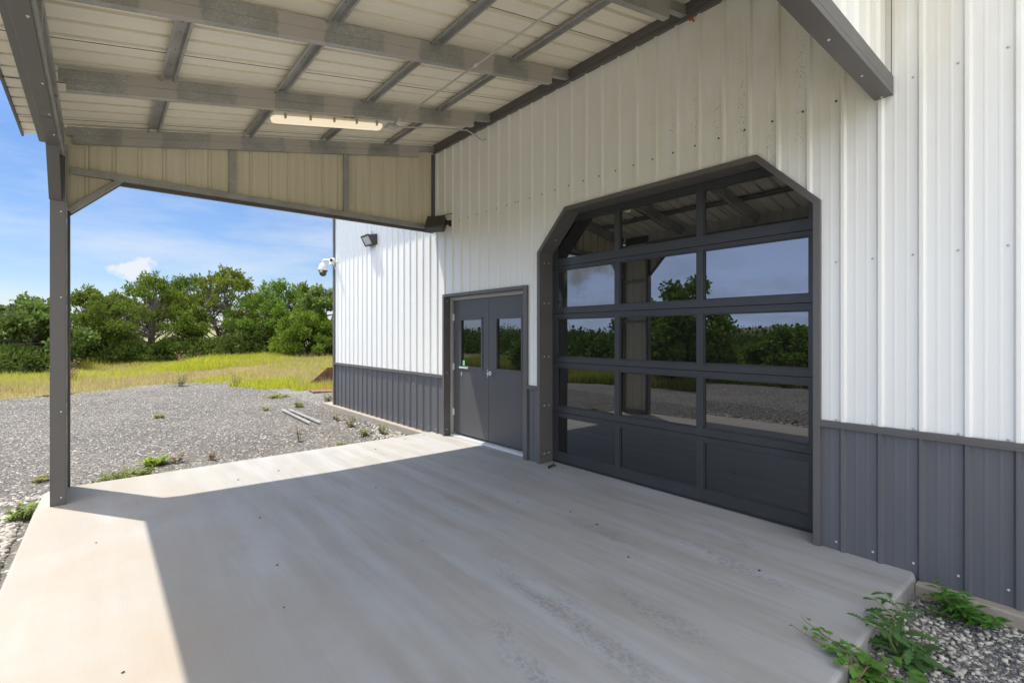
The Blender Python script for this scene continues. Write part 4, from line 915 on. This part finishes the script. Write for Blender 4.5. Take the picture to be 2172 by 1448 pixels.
def tree(name, label, x, y, H, Wd, seed, style='juniper', group=None, cat='tree', leafn=1.0, col=None, sk=0.12, lean=0.0, trunk_r=0.11):
    rs = np.random.RandomState(seed); z0 = float(gh(x, y))-0.05
    e = empty(name, (x, y, z0), label, cat, group)
    Cs, Rs, m = [], [], MB(); base = Vector((x, y, z0))
    if style == 'juniper':
        nst = rs.randint(1, 4); stems = []
        for s in range(nst):
            a = rs.uniform(0, 2*pi); sp = 0.10*Wd*(s > 0)+0.03
            pts_ = [base+Vector((0.05*s, 0.03*s, 0))]
            for t in (0.2, 0.4, 0.6, 0.8): pts_.append(base+Vector((cos(a)*sp*t*3+rs.normal(0, 0.07)+lean*t, sin(a)*sp*t*3+rs.normal(0, 0.07), H*t)))
            stems.append(pts_); m.tube(pts_, [trunk_r, trunk_r*0.8, trunk_r*0.62, trunk_r*0.42, trunk_r*0.15], 8)
        nc = int(50*Wd/4.5)+11
        for i in range(nc):
            t = rs.uniform(sk, 1.0); prof_ = (sin(pi*min(1, max(0.06, (t-sk*0.6)/(1.0-sk*0.6)))**0.72)*0.95+0.10)
            a = rs.uniform(0, 2*pi); q = Wd*0.5*prof_*rs.uniform(0.35, 1.0)**0.6
            c_ = Vector((x+cos(a)*q+lean*t, y+sin(a)*q, z0+H*(t*0.97)-0.12)); rr = rs.uniform(0.20, 0.44)*(Wd/4.5)**0.3*(1.15-0.45*t)
            Cs.append(c_); Rs.append((rr*1.15, rr*1.15, rr*0.72))
            st = stems[rs.randint(nst)]; k = min(3, max(1, int((t-0.15)*5))); p0 = st[k].lerp(st[k-1], rs.rand()); mid = p0.lerp(c_, 0.5)+Vector((rs.normal(0, 0.12), rs.normal(0, 0.12), -0.10+rs.normal(0, 0.06)))
            m.tube([p0, mid, c_], [trunk_r*0.34, trunk_r*0.2, 0.008], 5, False)
            if t > 0.5:
                for _ in range(rs.randint(1, 4)):
                    hh_ = rs.uniform(0.10, 0.28); Cs.append(c_+Vector((rs.normal(0, rr*0.6), rs.normal(0, rr*0.6), rr*0.55+hh_*0.7))); Rs.append((0.07, 0.07, hh_))
            if rs.rand() < 0.45: m.tube([mid, mid+Vector((rs.normal(0, 0.45), rs.normal(0, 0.45), rs.normal(0.2, 0.2)))], [trunk_r*0.14, 0.005], 4, False)
        cnt = int(150*leafn); size, up, asp = 0.17, 0.6, 0.36; col = col or tuple(np.array((0.118, 0.168, 0.020))*rs.uniform(0.8, 1.2)*np.array((rs.uniform(0.85, 1.2), 1, 1)))
    elif style == 'bush':
        nc = int(60*Wd/3)+10
        for i in range(nc):
            t = rs.rand()**0.8; a = rs.uniform(0, 2*pi); q = Wd*0.5*(1-t**1.8)**0.5*rs.uniform(0.3, 1.0)**0.5
            c_ = Vector((x+cos(a)*q, y+sin(a)*q, z0+0.12+H*t*0.92)); rr = rs.uniform(0.20, 0.40); Cs.append(c_); Rs.append((rr, rr, rr*0.9))
            if i % 3 == 0: m.tube([base, base.lerp(c_, 0.5)+Vector((0, 0, 0.1)), c_], [0.035, 0.02, 0.006], 5, False)
        cnt = int(200*leafn); size, up, asp = 0.16, 0.5, 0.36; col = col or (0.15, 0.25, 0.03)
    else:   # broadleaf
        ns = rs.randint(2, 5); stems = []
        for s in range(ns):
            a = rs.uniform(0, 2*pi); pts_ = [base]
            for t in (0.25, 0.5, 0.75, 0.97): pts_.append(base+Vector((cos(a)*Wd*0.20*t+rs.normal(0, 0.08), sin(a)*Wd*0.20*t+rs.normal(0, 0.08), H*t)))
            stems.append(pts_); m.tube(pts_, [trunk_r*0.7, trunk_r*0.5, trunk_r*0.34, trunk_r*0.2, 0.01], 7)
        nc = int(58*Wd/4)+16
        for i in range(nc):
            t = rs.uniform(sk, 1.0); prof_ = 0.30+0.72*sin(pi*(0.14+0.80*t)); a = rs.uniform(0, 2*pi); q = Wd*0.5*prof_*rs.uniform(0.3, 1.0)**0.55
            c_ = Vector((x+cos(a)*q, y+sin(a)*q, z0+H*t*0.96)); rr = rs.uniform(0.22, 0.50); Cs.append(c_); Rs.append((rr, rr, rr*0.85))
            st = stems[rs.randint(ns)]; k = min(4, max(1, int(t*5))); p0 = st[k].lerp(st[k-1], rs.rand()); m.tube([p0, p0.lerp(c_, 0.5)+Vector((0, 0, -0.08)), c_], [0.030, 0.018, 0.005], 5, False)
        cnt = int(130*leafn); size, up, asp = 0.16, -0.1, 0.75; col = col or (0.115, 0.170, 0.035)
    C_ = np.array([tuple(c) for c in Cs]); R_ = np.array(Rs)
    cnt = np.maximum(10, (cnt*np.clip((R_[:, 0]*R_[:, 1]*R_[:, 2]/0.025)**0.6, 0.07, 1.8))).astype(int)
    P, F, cc_ = cards(C_, R_, cnt, size, rs, col, up, asp)
    put('crown', np_mesh('crown', P, F, cc_, M_LEAF), [], e)
    m.build('trunk', M_BARK, e)
    return e
def at(px, d): # point on the ground seen at picture column px (of 2172), d metres into the scene
    t = (px-CXP)/FPX; return (EYE.x+d*(sin(YAW)+t*cos(YAW)), d*(cos(YAW)-t*sin(YAW)))
def topz(py, d): return EYE.z+(CYP-py)/FPX*d
GT = 'trees along the far edge of the meadow'
spec = [ # name, label, px, dist, top px-row, width px, style, seed
 ('oak_tree', 'glossy broadleaf tree left of the charcoal post, nearest to the gravel', 40, 20.5, 640, 250, 'broad', 31),
 ('elm_tree', 'spindly tree with thin spires just left of the charcoal post', 96, 22.5, 622, 120, 'broad', 32),
 ('juniper_tree', 'dark juniper with two bare trunks just right of the charcoal post', 196, 26, 613, 160, 'juniper', 33),
 ('juniper_tree', 'broad juniper with one straight trunk below the small white cloud', 322, 27, 583, 230, 'juniper', 34),
 ('juniper_tree', 'tallest juniper of the row, rounded crown in the middle of the tree line', 478, 29, 566, 230, 'juniper', 35),
 ('juniper_tree', 'leaning juniper with open branches right of the tallest crown', 585, 28, 592, 180, 'juniper', 36),
 ('juniper_tree', 'narrow juniper tapering down towards the dome camera', 640, 30, 606, 130, 'juniper', 37),
 ('oak_tree', 'thin open oak beside the building corner, behind the bright bush', 692, 27, 608, 130, 'broad', 38),
 ('juniper_tree', 'juniper in the second row, showing between the two middle crowns', 405, 32, 582, 180, 'juniper', 39),
 ('juniper_tree', 'juniper in the second row behind the dark two-trunked one', 250, 31, 622, 150, 'juniper', 40)]
for (nm, lb, px, d, top, wpx, st, sd) in spec:
    x, y = at(px, d); H = topz(top, d)-float(gh(x, y)); Wd = wpx/FPX*d
    tree(nm, lb, x, y, H, Wd, sd, st, GT, 'tree', 1.0, None, 0.34 if st == 'juniper' else 0.10)
x, y = at(655, 26); tree('juniper_bush', 'bright green juniper bush in front of the trees beside the building corner', x, y, topz(660, 26)-float(gh(x, y)), 150/FPX*26, 51, 'bush', None, 'bush', 1.3, (0.13, 0.20, 0.022))
for px, d, top, wpx, sd, lb in ((180, 25, 722, 150, 61, 'low dark shrub at the foot of the two-trunked juniper'), (278, 25.5, 735, 130, 62, 'low shrub left of the straight juniper trunk'), (370, 26, 726, 120, 63, 'low shrub right of the straight juniper trunk'),
    (440, 26.5, 722, 130, 64, 'low pale green shrub under the tallest juniper'), (520, 26.5, 695, 140, 65, 'dark shrub under the leaning juniper'), (590, 27, 694, 120, 66, 'shrub left of the bright juniper bush'), (20, 18.8, 745, 150, 67, 'dark low shrub below the glossy tree at the left edge'), (125, 24, 690, 110, 68, 'shrub behind the charcoal post')):
    x, y = at(px, d); tree('shrub', lb, x, y, topz(top, d)-float(gh(x, y)), wpx/FPX*d, sd, 'bush', 'shrubs under the tree line', 'shrub', 0.6, (0.085, 0.125, 0.022))
# the open side: what the door glass reflects
for x, y, H, Wd, sd, lb in ((-13.4, 10.6, 3.9, 3.0, 71, 'round leafy tree standing alone on the bank across the yard'), (-19, 3.0, 2.2, 3.6, 72, 'low bushy tree across the yard, mirrored in the door glass'), (-21, 9.5, 2.6, 4.2, 73, 'wide bushy tree behind the lone round tree'), (-17.5, 15.5, 3.6, 4.6, 74, 'bushy tree at the left end of the tree line across the yard')):
    tree('hackberry_tree', lb, x, y, H, Wd, sd, 'broad', None, 'tree', 1.0, (0.17, 0.27, 0.04), 0.06)
x, y = -10.5, 16.0; tree('juniper_bush', 'bright juniper bush at the bend of the gravel yard', x, y, 1.9, 2.3, 75, 'bush', None, 'bush', 1.2, (0.15, 0.25, 0.03))
# far woods beyond the yard: one mass nobody could count
rs = np.random.RandomState(90); n = 2300
a = rs.uniform(radians(104), radians(215), n); r = 24+150*rs.rand(n)**1.5
x = EYE.x+r*np.cos(a); y = r*np.sin(a)
r = np.hypot(x, y); rad = rs.uniform(1.3, 2.6, len(x))*(1+r/200); hh = np.clip(EYE.z+rs.normal(-0.1, 0.35, len(x))*(r/30)-gh(x, y), 1.0, 8)
ok = ~((x > -18) & (y < 34)); x, y, hh, rad, r = x[ok], y[ok], hh[ok], rad[ok], r[ok]
C_ = np.stack([x, y, gh(x, y)+hh*0.48], 1); R_ = np.stack([rad, rad, hh*0.52], 1)
P, F, cc_ = cards(C_, R_, 170, 0.34, rs, (0.085, 0.14, 0.025), 0.2, 0.7, 0.35)
o = put('far_woods', np_mesh('far_woods', P, F, cc_, M_LEAF), []); tag(o, 'dense dark green woods falling away beyond the yard', 'woods', None, 'stuff')

# ------------------------------------------------------------------ small things on the ground
def T(loc, rz=0, rx=0, ry=0): return Matrix.Translation(loc) @ Matrix.Rotation(rz, 4, 'Z') @ Matrix.Rotation(ry, 4, 'Y') @ Matrix.Rotation(rx, 4, 'X')
e = empty('loader_bucket', (0.95, 15.4, -0.13), 'rusty steel loader bucket lying behind the building corner', 'bucket')
# side plate, back sheet, floor lip: open bucket facing left
Mx = T((1.45, 15.9, -0.13), radians(-8))
def q3(*p): return [Mx @ Vector(a) for a in p]
def plate(m, poly, th): 
    n_ = (poly[1]-poly[0]).cross(poly[2]-poly[0]).normalized()*th; k = len(poly)
    m.poly(poly); m.poly([p+n_ for p in reversed(poly)])
    for i in range(k): a, b = poly[i], poly[(i+1) % k]; m.poly([a, b, b+n_, a+n_])
m = MB(); plate(m, q3((-0.55, 0.9, 0.02), (0.25, 0.9, 0.02), (0.6, 0.9, 0.35), (0.45, 0.9, 0.62), (0.12, 0.9, 0.62)), 0.02); m.build('side_plate', M_RUST, e)
m = MB(); plate(m, q3((-0.60, -1.1, 0.03), (0.25, -1.1, 0.0), (0.25, 0.9, 0.0), (-0.60, 0.9, 0.03)), 0.02); plate(m, q3((0.25, -1.1, 0.0), (0.6, -1.1, 0.35), (0.6, 0.9, 0.35), (0.25, 0.9, 0.0)), 0.02); plate(m, q3((0.6, -1.1, 0.35), (0.45, -1.1, 0.62), (0.45, 0.9, 0.62), (0.6, 0.9, 0.35)), 0.02); m.build('shell', M_RUST, e)
m = MB(); m.bar(Mx @ Vector((0.42, -1.1, 0.64)), Mx @ Vector((0.42, 0.92, 0.64)), 0.14, 0.06); m.build('top_rail', M_RUST, e, 0.01)
m = MB(); m.bar(Mx @ Vector((-0.62, -1.1, 0.035)), Mx @ Vector((-0.62, 0.95, 0.04)), 0.14, 0.03); m.build('cutting_edge', M_RUST, e, 0.006)
for (a, b, lb) in (((-1.06, 11.85, -0.085), (-1.14, 9.75, -0.085), 'pale steel channel lying on the gravel, the left of two'), ((-0.93, 11.75, -0.085), (-0.965, 9.70, -0.085), 'pale steel channel lying on the gravel, the right of two')):
    m = MB(); a = Vector(a); b = Vector(b); m.bar(a, b, 0.040, 0.010); s = Vector((0.018, 0, 0.010)); m.bar(a+s, b+s, 0.005, 0.028); s = Vector((-0.018, 0, 0.010)); m.bar(a+s, b+s, 0.005, 0.028)
    tag(m.build('steel_channel', M_CONDUIT, None, 0.001), lb, 'metal channel')
# black bolt left by the door
m = MB(); m.tube([(0.02, 4.30, 0.016), (-0.065, 4.275, 0.012)], 0.008, 10); m.tube([(-0.065, 4.275, 0.016), (-0.085, 4.268, 0.016)], 0.018, 6); m.tube([(0.015, 4.335, 0.012), (0.03, 4.265, 0.016)], 0.007, 8); m.tube([(0.02, 4.30, 0.014), (0.035, 4.30, 0.045)], [0.009, 0.006], 8)
tag(m.build('bolt', M_RUBBER), 'black bolt lying on the pad at the foot of the overhead door', 'bolt')
# leaf crumbs on the concrete: positions read off the photograph's floor
crumbs = [(-3.95, 5.9), (-3.05, 6.15), (-2.6, 6.25), (-4.25, 5.0), (-2.55, 4.55), (-3.28, 3.7), (-3.15, 4.75), (-2.0, 4.9), (-3.4, 3.1), (-1.72, 3.8), (-1.15, 3.6), (-0.95, 3.1), (-1.0, 2.75), (-0.78, 1.50), (-4.15, 3.0), (-4.05, 2.35), (-1.3, 2.2), (-2.3, 3.4), (-0.62, 6.88), (-0.25, 6.95), (-1.25, 6.55), (-0.45, 3.9)]
lm = MB(); 
for i in range(7): 
    a = 2*pi*i/7; lm.v.append((cos(a)*0.011*(1+0.3*((i*37) % 5-2)/2), sin(a)*0.007, 0.002+0.003*((i*13) % 3)/2))
lm.v.append((0, 0, 0.0055)); lm.v.append((0, 0, 0.0005))
for i in range(7): lm.f.append((i, (i+1) % 7, 7)); lm.mi.append(0); lm.f.append(((i+1) % 7, i, 8)); lm.mi.append(0)
crm = lm.mesh('dry_leaf'); crm.materials.append(M_DEAD)
for i, (x, y) in enumerate(crumbs):
    o = bpy.data.objects.new('dry_leaf', crm); link(o); s = random.uniform(0.7, 1.5); o.location = (x, y, 0.0); o.rotation_euler = (0, 0, random.uniform(0, 6)); o.scale = (s, s, s)
    tag(o, 'tiny dark dry leaf crumb lying on the concrete pad', 'leaf crumb', 'leaf crumbs scattered on the pad')

# ------------------------------------------------------------------ weeds
def leafpoly(kind):
    if kind == 'lobed':    # long, deeply toothed, pale midrib
        r = []
        for i, (t, w) in enumerate(((0, 0.02), (0.12, 0.03), (0.2, 0.13), (0.27, 0.05), (0.36, 0.18), (0.43, 0.07), (0.52, 0.22), (0.58, 0.09), (0.68, 0.20), (0.74, 0.10), (0.84, 0.14), (0.92, 0.07), (1.0, 0.0))): r.append((t, w))
        return r
    if kind == 'vine': return [(0, 0.01), (0.02, 0.25), (0.14, 0.42), (0.26, 0.30), (0.42, 0.48), (0.56, 0.26), (0.74, 0.30), (0.84, 0.12), (1.0, 0.0)]
    return [(0, 0.01), (0.15, 0.10), (0.35, 0.21), (0.55, 0.20), (0.78, 0.11), (1.0, 0.0)]
def add_leaf(acc, p, d, n, L_, kind, col, rs, droop=0.25, fold=0.25):
    d = Vector(d).normalized(); n = Vector(n); s = d.cross(n).normalized(); n = s.cross(d).normalized(); pr = leafpoly(kind)
    mid, lf, rt = [], [], []
    for t, w in pr:
        c = Vector(p)+d*(t*L_)-n*(droop*L_*t*t)+Vector((0, 0, -droop*0.3*L_*t*t))
        mid.append(c); lf.append(c+s*w*L_+n*w*L_*fold); rt.append(c-s*w*L_+n*w*L_*fold)
    k = len(acc['v'])
    for a, b, c in zip(mid, lf, rt): acc['v'] += [tuple(a), tuple(b), tuple(c)]
    cc_ = np.array(col)*rs.uniform(0.8, 1.2)
    for i in range(len(pr)-1):
        q = k+3*i
        acc['f'] += [(q, q+3, q+4, q+1), (q+3, q, q+2, q+5)]; acc['c'] += [cc_*rs.uniform(0.93, 1.07), cc_*rs.uniform(0.93, 1.07)]
def finish(acc, name, parent, mat=M_LEAF):
    return put(name, np_mesh(name, np.array(acc['v']), np.array(acc['f']), np.array(acc['c']), mat), [], parent)
def acc0(): return {'v': [], 'f': [], 'c': []}
M_STEM = paint('green_stem', (0.17, 0.20, 0.07), 0.6, 0.1); M_STEMR = paint('reddish_stem', (0.20, 0.12, 0.08), 0.6, 0.1)
GR = -0.125
# toothed lettuce weed against the pad edge
rs = np.random.RandomState(5)
e = empty('thistle_weed', (-0.93, 0.72, GR), 'blue-green toothed weed leaning over the near edge of the pad', 'weed', 'weeds in the near corner')
A = acc0(); st = MB()
for (bx, by, tx_, ty_, tz_, nl) in ((-0.92, 0.74, -1.02, 0.80, 0.10, 10), (-0.88, 0.72, -0.93, 0.82, 0.15, 11), (-0.84, 0.70, -0.76, 0.80, 0.12, 10), (-0.95, 0.70, -1.14, 0.84, 0.10, 8), (-1.0, 0.70, -1.05, 0.62, 0.0, 8)):
    b = Vector((bx, by, GR)); t_ = Vector((tx_, ty_, tz_)); mid = b.lerp(t_, 0.5)+Vector((0.02, -0.03, 0.05)); st.tube([b, mid, t_], [0.008, 0.006, 0.003], 6)
    for i in range(nl):
        f_ = (i+0.5)/nl; p = b.lerp(mid, min(1, f_*2)) if f_ < 0.5 else mid.lerp(t_, f_*2-1); a = i*2.4+rs.uniform(-0.4, 0.4)
        add_leaf(A, p, (cos(a), sin(a), rs.uniform(0.15, 0.8)), (0, 0, 1), rs.uniform(0.09, 0.17)*(1.15-0.6*f_), 'lobed', (0.085, 0.17, 0.055), rs, rs.uniform(0.2, 0.6))
for i in range(16):
    a = rs.uniform(-2.8, 0.6); add_leaf(A, (-0.9+rs.normal(0, 0.05), 0.68+rs.normal(0, 0.04), GR+0.02), (cos(a), sin(a)*0.7, rs.uniform(0.1, 0.5)), (0, 0, 1), rs.uniform(0.11, 0.20), 'lobed', (0.09, 0.175, 0.055), rs, 0.4)
finish(A, 'leaves', e); st.build('stem', M_STEM, e)
# low pointed-leaf weed by the foundation ledge
e = empty('pigweed', (-0.22, 0.55, GR), 'bright green pointed-leaf weed spreading in front of the foundation ledge', 'weed', 'weeds in the near corner')
A = acc0(); st = MB()
for k in range(20):
    cx0, cy0 = rs.uniform(-0.42, -0.10), rs.uniform(0.38, 0.70); b = Vector((-0.25, 0.54, GR)); t_ = Vector((cx0, cy0, GR+rs.uniform(0.04, 0.20))); st.tube([b, b.lerp(t_, 0.5)+Vector((0, 0, 0.02)), t_], [0.004, 0.003, 0.002], 5)
    for i in range(11):
        a = i*2.4; el = 0.1+i*0.07; add_leaf(A, b.lerp(t_, 0.45+0.05*i), (cos(a), sin(a), el), (0, 0, 1), rs.uniform(0.045, 0.085), 'plain', (0.085, 0.22, 0.035), rs, 0.3)
finish(A, 'leaves', e); st.build('stem', M_STEMR, e)
# vine creeping over the pad
e = empty('vine', (-1.40, 0.70, GR), 'lobed-leaf vine with thin reddish runners reaching over the pad corner', 'vine')
A = acc0(); st = MB()
for (tx_, ty_, tz_) in ((-1.36, 1.07, 0.035), (-1.27, 1.05, 0.045), (-1.40, 0.93, 0.04), (-1.33, 0.88, 0.03), (-1.50, 0.84, 0.03), (-1.22, 0.70, -0.03), (-1.35, 0.58, -0.04), (-1.58, 0.74, 0.0)):
    b = Vector((-1.36+rs.normal(0, 0.04), 0.72, GR)); t_ = Vector((tx_, ty_, tz_)); m1 = b.lerp(t_, 0.35)+Vector((0, 0, 0.09)); m2 = b.lerp(t_, 0.7)+Vector((0, 0, 0.035)); P_ = [b, m1, m2, t_]; st.tube(P_, [0.0045, 0.0035, 0.0025, 0.0015], 5)
    for i in range(12):
        f_ = (i+0.5)/12*3; k = int(f_); p = P_[k].lerp(P_[k+1], f_-k); a = rs.uniform(0, 2*pi); big = 1-0.25*f_
        q = p+Vector((cos(a)*0.02, sin(a)*0.02, 0.015)); st.tube([p, q], 0.0012, 4); add_leaf(A, q, (cos(a), sin(a), 0.1), (0.1, -0.2, 1), rs.uniform(0.05, 0.095)*big, 'vine', (0.115, 0.245, 0.04), rs, 0.25)
for i in range(60):
    a = rs.uniform(0, 2*pi); add_leaf(A, (rs.uniform(-1.60, -1.20), rs.uniform(0.46, 0.72), GR+rs.uniform(0.02, 0.12)), (cos(a), sin(a), 0.2), (0, 0, 1), rs.uniform(0.05, 0.10), 'vine' if rs.rand() < 0.6 else 'plain', (0.11, 0.23, 0.04), rs, 0.3)
finish(A, 'leaves', e); st.build('runner', M_STEMR, e)
def tuft(name, label, x, y, r, h, nl, col, seed, kind='plain', L_=(0.03, 0.06), group=None, brown=0.0):
    rs = np.random.RandomState(seed); z = float(gh(x, y)); e = empty(name, (x, y, z), label, 'weed', group); A = acc0(); st = MB(); col = tuple(c_*1.05 for c_ in col); nl = int(nl*1.4)
    for k in range(max(5, nl//14)):
        a = rs.uniform(0, 2*pi); q = r*np.sqrt(rs.rand()); b = Vector((x+cos(a)*q*0.35, y+sin(a)*q*0.35, z)); t_ = Vector((x+cos(a)*q, y+sin(a)*q, z+h*rs.uniform(0.35, 1.0))); st.tube([b, t_], [0.003, 0.0015], 4)
        for i in range(14):
            aa = rs.uniform(0, 2*pi); c_ = (0.24, 0.17, 0.09) if rs.rand() < brown else col
            add_leaf(A, b.lerp(t_, rs.uniform(0.15, 1.0)), (cos(aa), sin(aa), rs.uniform(0, 0.9)), (0, 0, 1), rs.uniform(*L_), kind, c_, rs, 0.2)
    finish(A, 'leaves', e); st.build('stem', M_STEMR if brown > 0.3 else M_STEM, e); return e
WG = 'weeds growing in the gravel'
for (x, y, r, h, nl, c, sd, br, lb) in (
 (-4.22, 7.32, 0.10, 0.13, 90, (0.17, 0.23, 0.045), 1, 0.1, 'small green weed in the gravel, closest to the charcoal post on its right'),
 (-4.02, 7.42, 0.22, 0.15, 420, (0.20, 0.26, 0.04), 2, 0.15, 'wide yellow-green weed mat at the far edge of the pad'),
 (-3.82, 7.55, 0.14, 0.14, 200, (0.19, 0.25, 0.04), 3, 0.1, 'round green weed between the weed mat and the bright grass tuft'),
 (-3.66, 8.10, 0.20, 0.12, 520, (0.24, 0.33, 0.025), 4, 0.0, 'bright lime grass tuft in the gravel near the pad'),
 (-3.62, 7.42, 0.10, 0.07, 120, (0.19, 0.26, 0.04), 5, 0.1, 'flat green weed below the bright lime grass tuft'),
 (-3.42, 8.05, 0.10, 0.16, 70, (0.22, 0.15, 0.09), 6, 0.8, 'brown dried weed right of the bright lime grass tuft'),
 (-3.05, 7.90, 0.10, 0.13, 60, (0.22, 0.15, 0.09), 7, 0.8, 'brown twiggy weed alone beside the pad edge'),
 (-4.78, 6.48, 0.13, 0.16, 360, (0.19, 0.26, 0.045), 8, 0.05, 'green weed pressed against the rounded left corner of the pad'),
 (-4.78, 8.05, 0.14, 0.07, 120, (0.23, 0.24, 0.05), 9, 0.3, 'flat yellowish weed left of the charcoal post'),
 (-0.58, 9.05, 0.14, 0.24, 130, (0.22, 0.22, 0.06), 10, 0.3, 'upright olive weed near the foundation ledge'),
 (-0.55, 9.9, 0.11, 0.20, 80, (0.22, 0.22, 0.07), 11, 0.4, 'thin olive weed behind the upright one near the foundation ledge'),
 (-0.78, 8.05, 0.11, 0.16, 120, (0.21, 0.24, 0.05), 12, 0.2, 'small green weed nearest to the pad, left of the foundation ledge end'),
 (-0.45, 8.02, 0.10, 0.20, 110, (0.21, 0.23, 0.055), 13, 0.3, 'green weed close to where the ledge meets the pad'),
 (-1.72, 8.35, 0.08, 0.32, 50, (0.24, 0.20, 0.07), 14, 0.6, 'tall thin brownish weed standing in the open gravel'),
 (-1.35, 7.60, 0.10, 0.09, 60, (0.21, 0.22, 0.05), 15, 0.3, 'flat green weed at the far pad edge'),
 (-0.55, 12.3, 0.16, 0.14, 140, (0.22, 0.27, 0.05), 16, 0.1, 'pale green weed left of the building corner'),
 (0.28, 12.75, 0.16, 0.30, 150, (0.23, 0.27, 0.06), 17, 0.2, 'leafy weed at the building corner in front of the rusty bucket'),
 (-0.45, 14.6, 0.40, 0.09, 320, (0.25, 0.29, 0.05), 18, 0.1, 'flat wide green weed patch in the gravel before the bucket'),
 (-1.35, 12.2, 0.12, 0.09, 60, (0.25, 0.29, 0.06), 19, 0.1, 'flat weed left of the steel channels'),
 (-3.25, 12.6, 0.12, 0.08, 70, (0.27, 0.25, 0.07), 20, 0.2, 'lone yellowish weed in the middle of the gravel'),
 (-2.2, 19.6, 0.35, 0.55, 260, (0.20, 0.25, 0.10), 21, 0.2, 'grey-green weed at the grass edge below the tallest juniper'),
 (-0.75, 18.6, 0.30, 0.55, 160, (0.27, 0.20, 0.11), 22, 0.7, 'dry brown weed at the grass edge')):
    tuft('weed', lb, x, y, r, h, nl, c, sd, 'plain', (0.026, 0.058) if y < 11 else (0.04, 0.08), WG, br)
for (x, y, r, h, c, sd, lb) in ((-5.1, 22.3, 0.55, 1.0, (0.30, 0.19, 0.13), 31, 'dead brown brush at the foot of the trees, right of the post'), (-1.2, 25.4, 0.8, 0.9, (0.25, 0.13, 0.08), 32, 'rust-coloured dead brush behind the tall grass clump')):
    tuft('dead_brush', lb, x, y, r, h, 420, c, sd, 'plain', (0.05, 0.11), 'dead brush at the tree line', 0.6)
